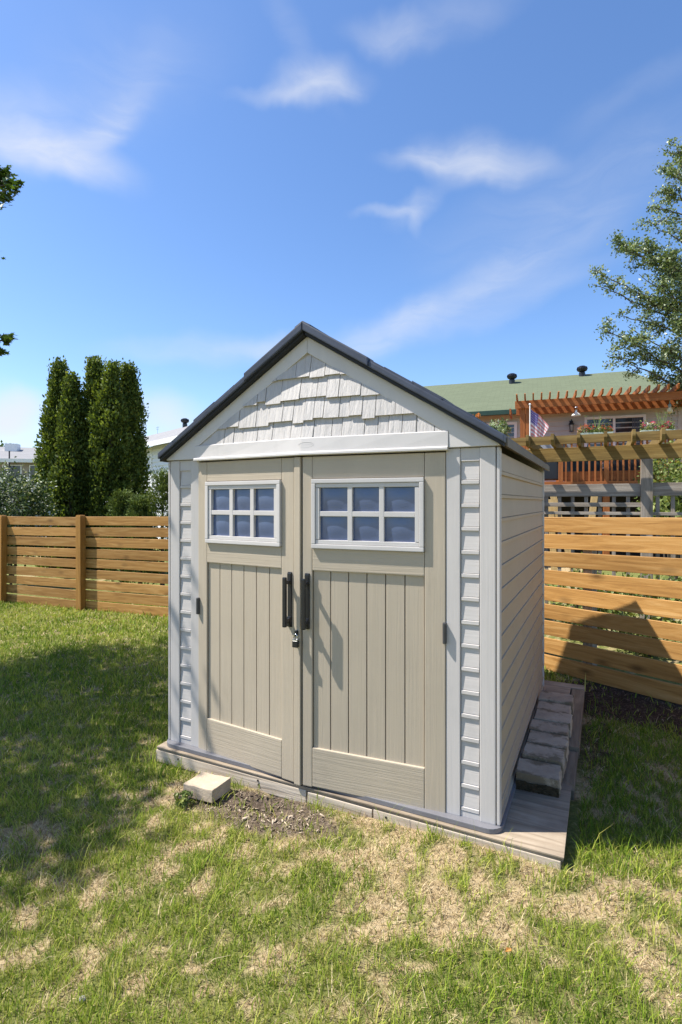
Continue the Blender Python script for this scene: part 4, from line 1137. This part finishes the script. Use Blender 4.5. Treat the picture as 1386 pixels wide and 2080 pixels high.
def flag():
    p = at(1077, 893, 12.75); o = thing('hanging_flag', 'faded striped flag with starry canton hanging on a pole by the pergola post', 'flag', p)
    top = at(1077, 823, 12.75).z-p.z
    m = MB(); m.tube([(0, 0, DK-p.z), (0, 0, top)], .014, 8); m.lathe([(.02, top), (.028, top+.02), (.015, top+.045)], (0, 0, 0), 8); m.build('pole', M['trim'], o)
    nu, nv = 45, 39; H = .62
    u, v = np.meshgrid(np.linspace(0, 1, nu+1), np.linspace(0, 1, nv+1), indexing='ij')
    X = .015+.42*u**.9*(.55+.45*v); Z = top-.10-H*(1-v)-.40*u**1.25*(.4+.6*v)+.02*np.sin(8*u+3*v)
    Yv = .055*np.sin(9*u+2.2*v)*u-.03*u
    G = np.stack([X, Yv, Z], -1)
    V = np.stack([G[:-1, :-1], G[1:, :-1], G[1:, 1:], G[:-1, 1:]], 2).reshape(-1, 4, 3)
    ui, vi = np.meshgrid(np.arange(nu), np.arange(nv), indexing='ij'); ui = ui.ravel(); vi = vi.ravel()
    stripe = (vi//3) % 2 == 0
    c = np.where(stripe[:, None], np.array([.62, .26, .28]), np.array([.74, .70, .72]))
    can = (ui < 18) & (vi >= 18); c = np.where(can[:, None], np.array([.16, .13, .36]), c)
    star = can & (ui % 3 == 1) & (vi % 4 == 2+((ui//3) % 2)*0); c = np.where(star[:, None], np.array([.8, .8, .85]), c)
    k = NT('faded flag cloth'); a = k.N.new('ShaderNodeAttribute'); a.attribute_name = 'cloth'; k.col(a.outputs['Color']); k.set(Roughness=.8)
    tr = k.N.new('ShaderNodeBsdfTranslucent'); k.l(a.outputs['Color'], tr.inputs['Color']); mx = k.N.new('ShaderNodeMixShader'); mx.inputs[0].default_value = .4
    k.l(k.b.outputs[0], mx.inputs[1]); k.l(tr.outputs[0], mx.inputs[2]); k.l(mx.outputs[0], k.N['Material Output'].inputs['Surface'])
    bulk('flag_cloth', V, [(0, 1, 2, 3)], k.m, o, {'cloth': c})
flag()

def flower_box(px0, px1, Y, cols, label, seed, spikes):
    rs = np.random.default_rng(seed); a = at(px0, 892, Y); b = at(px1, 892, Y); c = (a+b)/2; L = (b-a).length
    o = thing('flower_box', label, 'flower box', (c.x, c.y, DK+.96+.057), HA)
    m = MB(); m.box(-L/2, L/2, -.09, .09, 0, .10, .01); m.build('planter', plain('pale green planter', (.35, .4, .34), .6), o)
    n = 420; C = np.stack([rs.uniform(-L/2, L/2, n), rs.uniform(-.1, .1, n), .08+rs.gamma(2, .04, n)], 1)
    leaves_mesh('foliage', C, .05, M['shrub_leaf'], o)
    F = []; T = []
    for i in range(15):
        ctr = np.array([rs.uniform(-L/2, L/2), rs.uniform(-.1, .08), rs.uniform(.13, .26)]); k = 16; F.append(ctr+rs.normal(size=(k, 3))*.022); T.append(np.full(k, rs.random()))
    fm = leafmat(label[:12]+' petals', cols, .3, .5)
    leaves_mesh('blossoms', np.concatenate(F), .04, fm, o, np.concatenate(T))
    m = MB()
    for k in range(9):
        x = spikes*L+rs.normal()*.03; dx = rs.normal()*.10; m.tube([(x, 0, .08), (x+dx*.5, 0, .3), (x+dx, 0, .42+.15*rs.random())], .007, 4, .002)
    m.build('spike_leaves', plain('spiky green leaves', (.2, .27, .07), .5), o)
flower_box(1178, 1242, 12.35, [(0, (.55, .05, .02)), (.6, (.62, .16, .05)), (1, (.7, .66, .55))], 'flower box with orange red blossoms on the deck railing, below the lantern', 3, .05)
flower_box(1305, 1366, 11.9, [(0, (.50, .02, .08)), (.75, (.60, .04, .16)), (.8, (.8, .8, .76)), (1, (.8, .8, .76))], 'flower box with crimson and white blossoms on the railing at far right', 4, .15)
def grill():
    p = at(1118, 905, 13.4); o = thing('covered_grill', 'barbecue with grey hood on the raised deck behind the flag', 'grill', (p.x, p.y, DK), HA)
    m = MB(); m.box(-.48, .48, -.27, .27, .06, .74, .02); m.build('grill_body', M['black'], o)
    m = MB(); m.prism([(-.52, .745), (.52, .745), (.48, .93), (.38, 1.03), (.28, 1.05), (-.28, 1.05), (-.38, 1.03), (-.48, .93)], -.30, .30, .04); m.build('grill_hood', M['grey_cover'], o)
    for x in (-.4, .4):
        m = MB(); m.tube([(x, -.03, .05), (x, .03, .05)], .05, 12); m.build('wheel', M['black'], o)
grill()
p = at(1012, 873, 14.2)
o = blob_shrub('potted_shrub', (p.x, p.y, p.z-.05), (.33, .3, .33), 900, .085, M['pale_leaf'], 'pale leaved potted shrub on the deck in front of the small window', 'potted plant', 51, base=DK)
m = MB(); m.lathe([(.16, 0), (.22, .35), (.24, .36), (.20, .37)], (0, 0, 0), 14); m.build('pot', plain('clay pot', (.35, .16, .09), .8), o)
p = at(966, 846, 14.4)
o = blob_shrub('hanging_flowers', (p.x, p.y, p.z), (.14, .14, .14), 160, .05, leafmat('orange petals', [(0, (.5, .12, .03)), (.7, (.6, .25, .08)), (1, (.2, .25, .06))]), 'small orange flowers showing just above the shed roof edge', 'plant', 52, base=DK, parts=('blossoms', 'stem'), lumps=10)
for (px, py, Y, r, lab, sd) in ((1358, 965, 10.2, (.55, .5, .75), 'yellow green bush behind the grey arbour rails', 61), (1372, 1012, 8.4, (.34, .3, .40), 'bright green leafy plant low behind the arbour post', 62), (1392, 985, 9.2, (.4, .4, .7), 'green bush at the right edge behind the arbour', 63)):
    p = at(px, py, Y); blob_shrub('garden_bush', (p.x, p.y, p.z-.2), r, 2600, .07 if sd != 62 else .10, M['shrub_leaf'], lab, 'bush', sd, 'bushes behind the arbour', base=.05, lumps=45)
for (px, Y, lab, sd, r) in ((1180, 6.4, 'low weeds showing through the right fence gaps', 71, (.5, .3, .45)), (1300, 5.7, 'weeds growing behind the right end of the fence', 72, (.5, .3, .5))):
    p = at(px, 1200, Y); blob_shrub('weed_clump', (p.x+.1, p.y, .55), r, 1800, .06, M['shrub_leaf'], lab, 'weeds', sd, base=.03, lumps=40, parts=('leaves', 'stem'))

# ------------------------------------------------------------------ grey arbour behind the right fence
def arbor():
    B0 = Vector((3.46, 6.9, 0)); o = thing('timber_arbor', 'weathered arbour of greenish beams over grey lattice rails behind the fence', 'arbour', B0, SHA)
    m = MB(); m.box(-2.3, 2.6, -.02, .02, 2.245, 2.43, .005); m.build('beam', M['treated'], o)
    for i in range(16):
        x = -2.15+i*.305; m = MB()
        m.prism([(-.46, 2.50), (-.42, 2.432), (1.5, 2.432), (1.5, 2.575), (-.46, 2.575)], x-.019, x+.019, .003, axis='x'); m.build('rafter', M['treated'], o)
    m = MB(); m.box(-2.3, 2.6, -.240, -.222, 2.458, 2.568, .003); m.build('top_slat', M['treated'], o)
    for x in (-1.9, .45, 2.5):
        m = MB(); m.box(x-.066, x+.066, -.066, .066, -.1, 2.244, .01); m.build('post', M['greywood_z'], o)
    m = MB(); m.box(-2.3, .384, -.020, .02, 1.775, 1.938, .005); m.box(.516, 2.6, -.020, .02, 1.78, 1.943, .005); m.build('wide_rail', M['greywood'], o)
    for z0, z1 in ((1.640, 1.695), (1.535, 1.575), (1.2, 1.25), (.9, .95), (.5, .55)):
        m = MB(); m.box(-2.3, .384, -.034, -.008, z0, z1, .003); m.build('rail', M['greywood'], o)
    m = MB(); m.box(.516, 2.6, -.034, -.008, 1.535, 1.575, .003); m.build('rail', M['greywood'], o)
    for i in range(24):
        x = -2.2+i*.163
        if abs(x-.45) < .1: continue
        m = MB(); m.box(x-.022, x+.022, -.006, .014, .2, 1.774, .003); m.build('picket', M['greywood_z'], o)
arbor()
for i, (px, Y, h, tl, lab) in enumerate(((1174, 10.4, 1.9, 14, 'longest raw yellow board leaning under the deck'), (1187, 10.5, 1.84, -6, 'upright raw board beside the leaning one under the deck'), (1128, 10.8, 1.72, 3, 'short raw board under the deck beside the shed edge'))):
    p = at(px, 1020, Y); m = MB(); m.box(-.06, .06, -.02, .02, 0, h, .004)
    tag(m.build('lumber_board', M['lumber'], None, (p.x, p.y, .04), (0, R(-tl), R(-20))), lab, 'board', 'raw boards stored under the deck')

p = at(385, 1628, 3.02)
blob_shrub('weed_clump', (p.x-.01, p.y-.06, .045), (.06, .04, .035), 130, .03, M['shrub_leaf'], 'tiny broad leaved weed at the foot of the loose pale block', 'weeds', 73, base=.005, lumps=13, parts=('leaves', 'stem'))
# ------------------------------------------------------------------ small things lying on the lawn
b = bmesh.new(); bmesh.ops.create_icosphere(b, subdivisions=3, radius=.011)
for v in b.verts: v.co = Vector((v.co.x*1.1, v.co.y*.8, v.co.z*.9))+v.co*random.uniform(-.12, .12)
me = bpy.data.meshes.new('pebble'); b.to_mesh(me); b.free()
p = at(168, 2037, 1.80); tag(mesh_obj('pebble', me, plain('grey stone', (.25, .24, .235), .8, .3, 0, .3, 40), None, (p.x, p.y, .012)), 'small grey pebble in the grass near the bottom left', 'pebble')
p = at(1033, 1957, 1.955); m = MB()
b = bmesh.new(); q = [b.verts.new(v) for v in ((-.018, 0, .0), (-.005, .009, .006), (.016, .003, .003), (.003, -.008, .008))]; b.faces.new(q); m.add(b)
lf = m.build('fallen_leaf', plain('orange dry leaf', (.50, .22, .05), .7), None, (p.x, p.y, .045), (R(20), R(10), .5)); lf.modifiers.new('thickness', 'SOLIDIFY').thickness = .001
tag(lf, 'curled orange dry leaf lying in the front lawn', 'leaf')
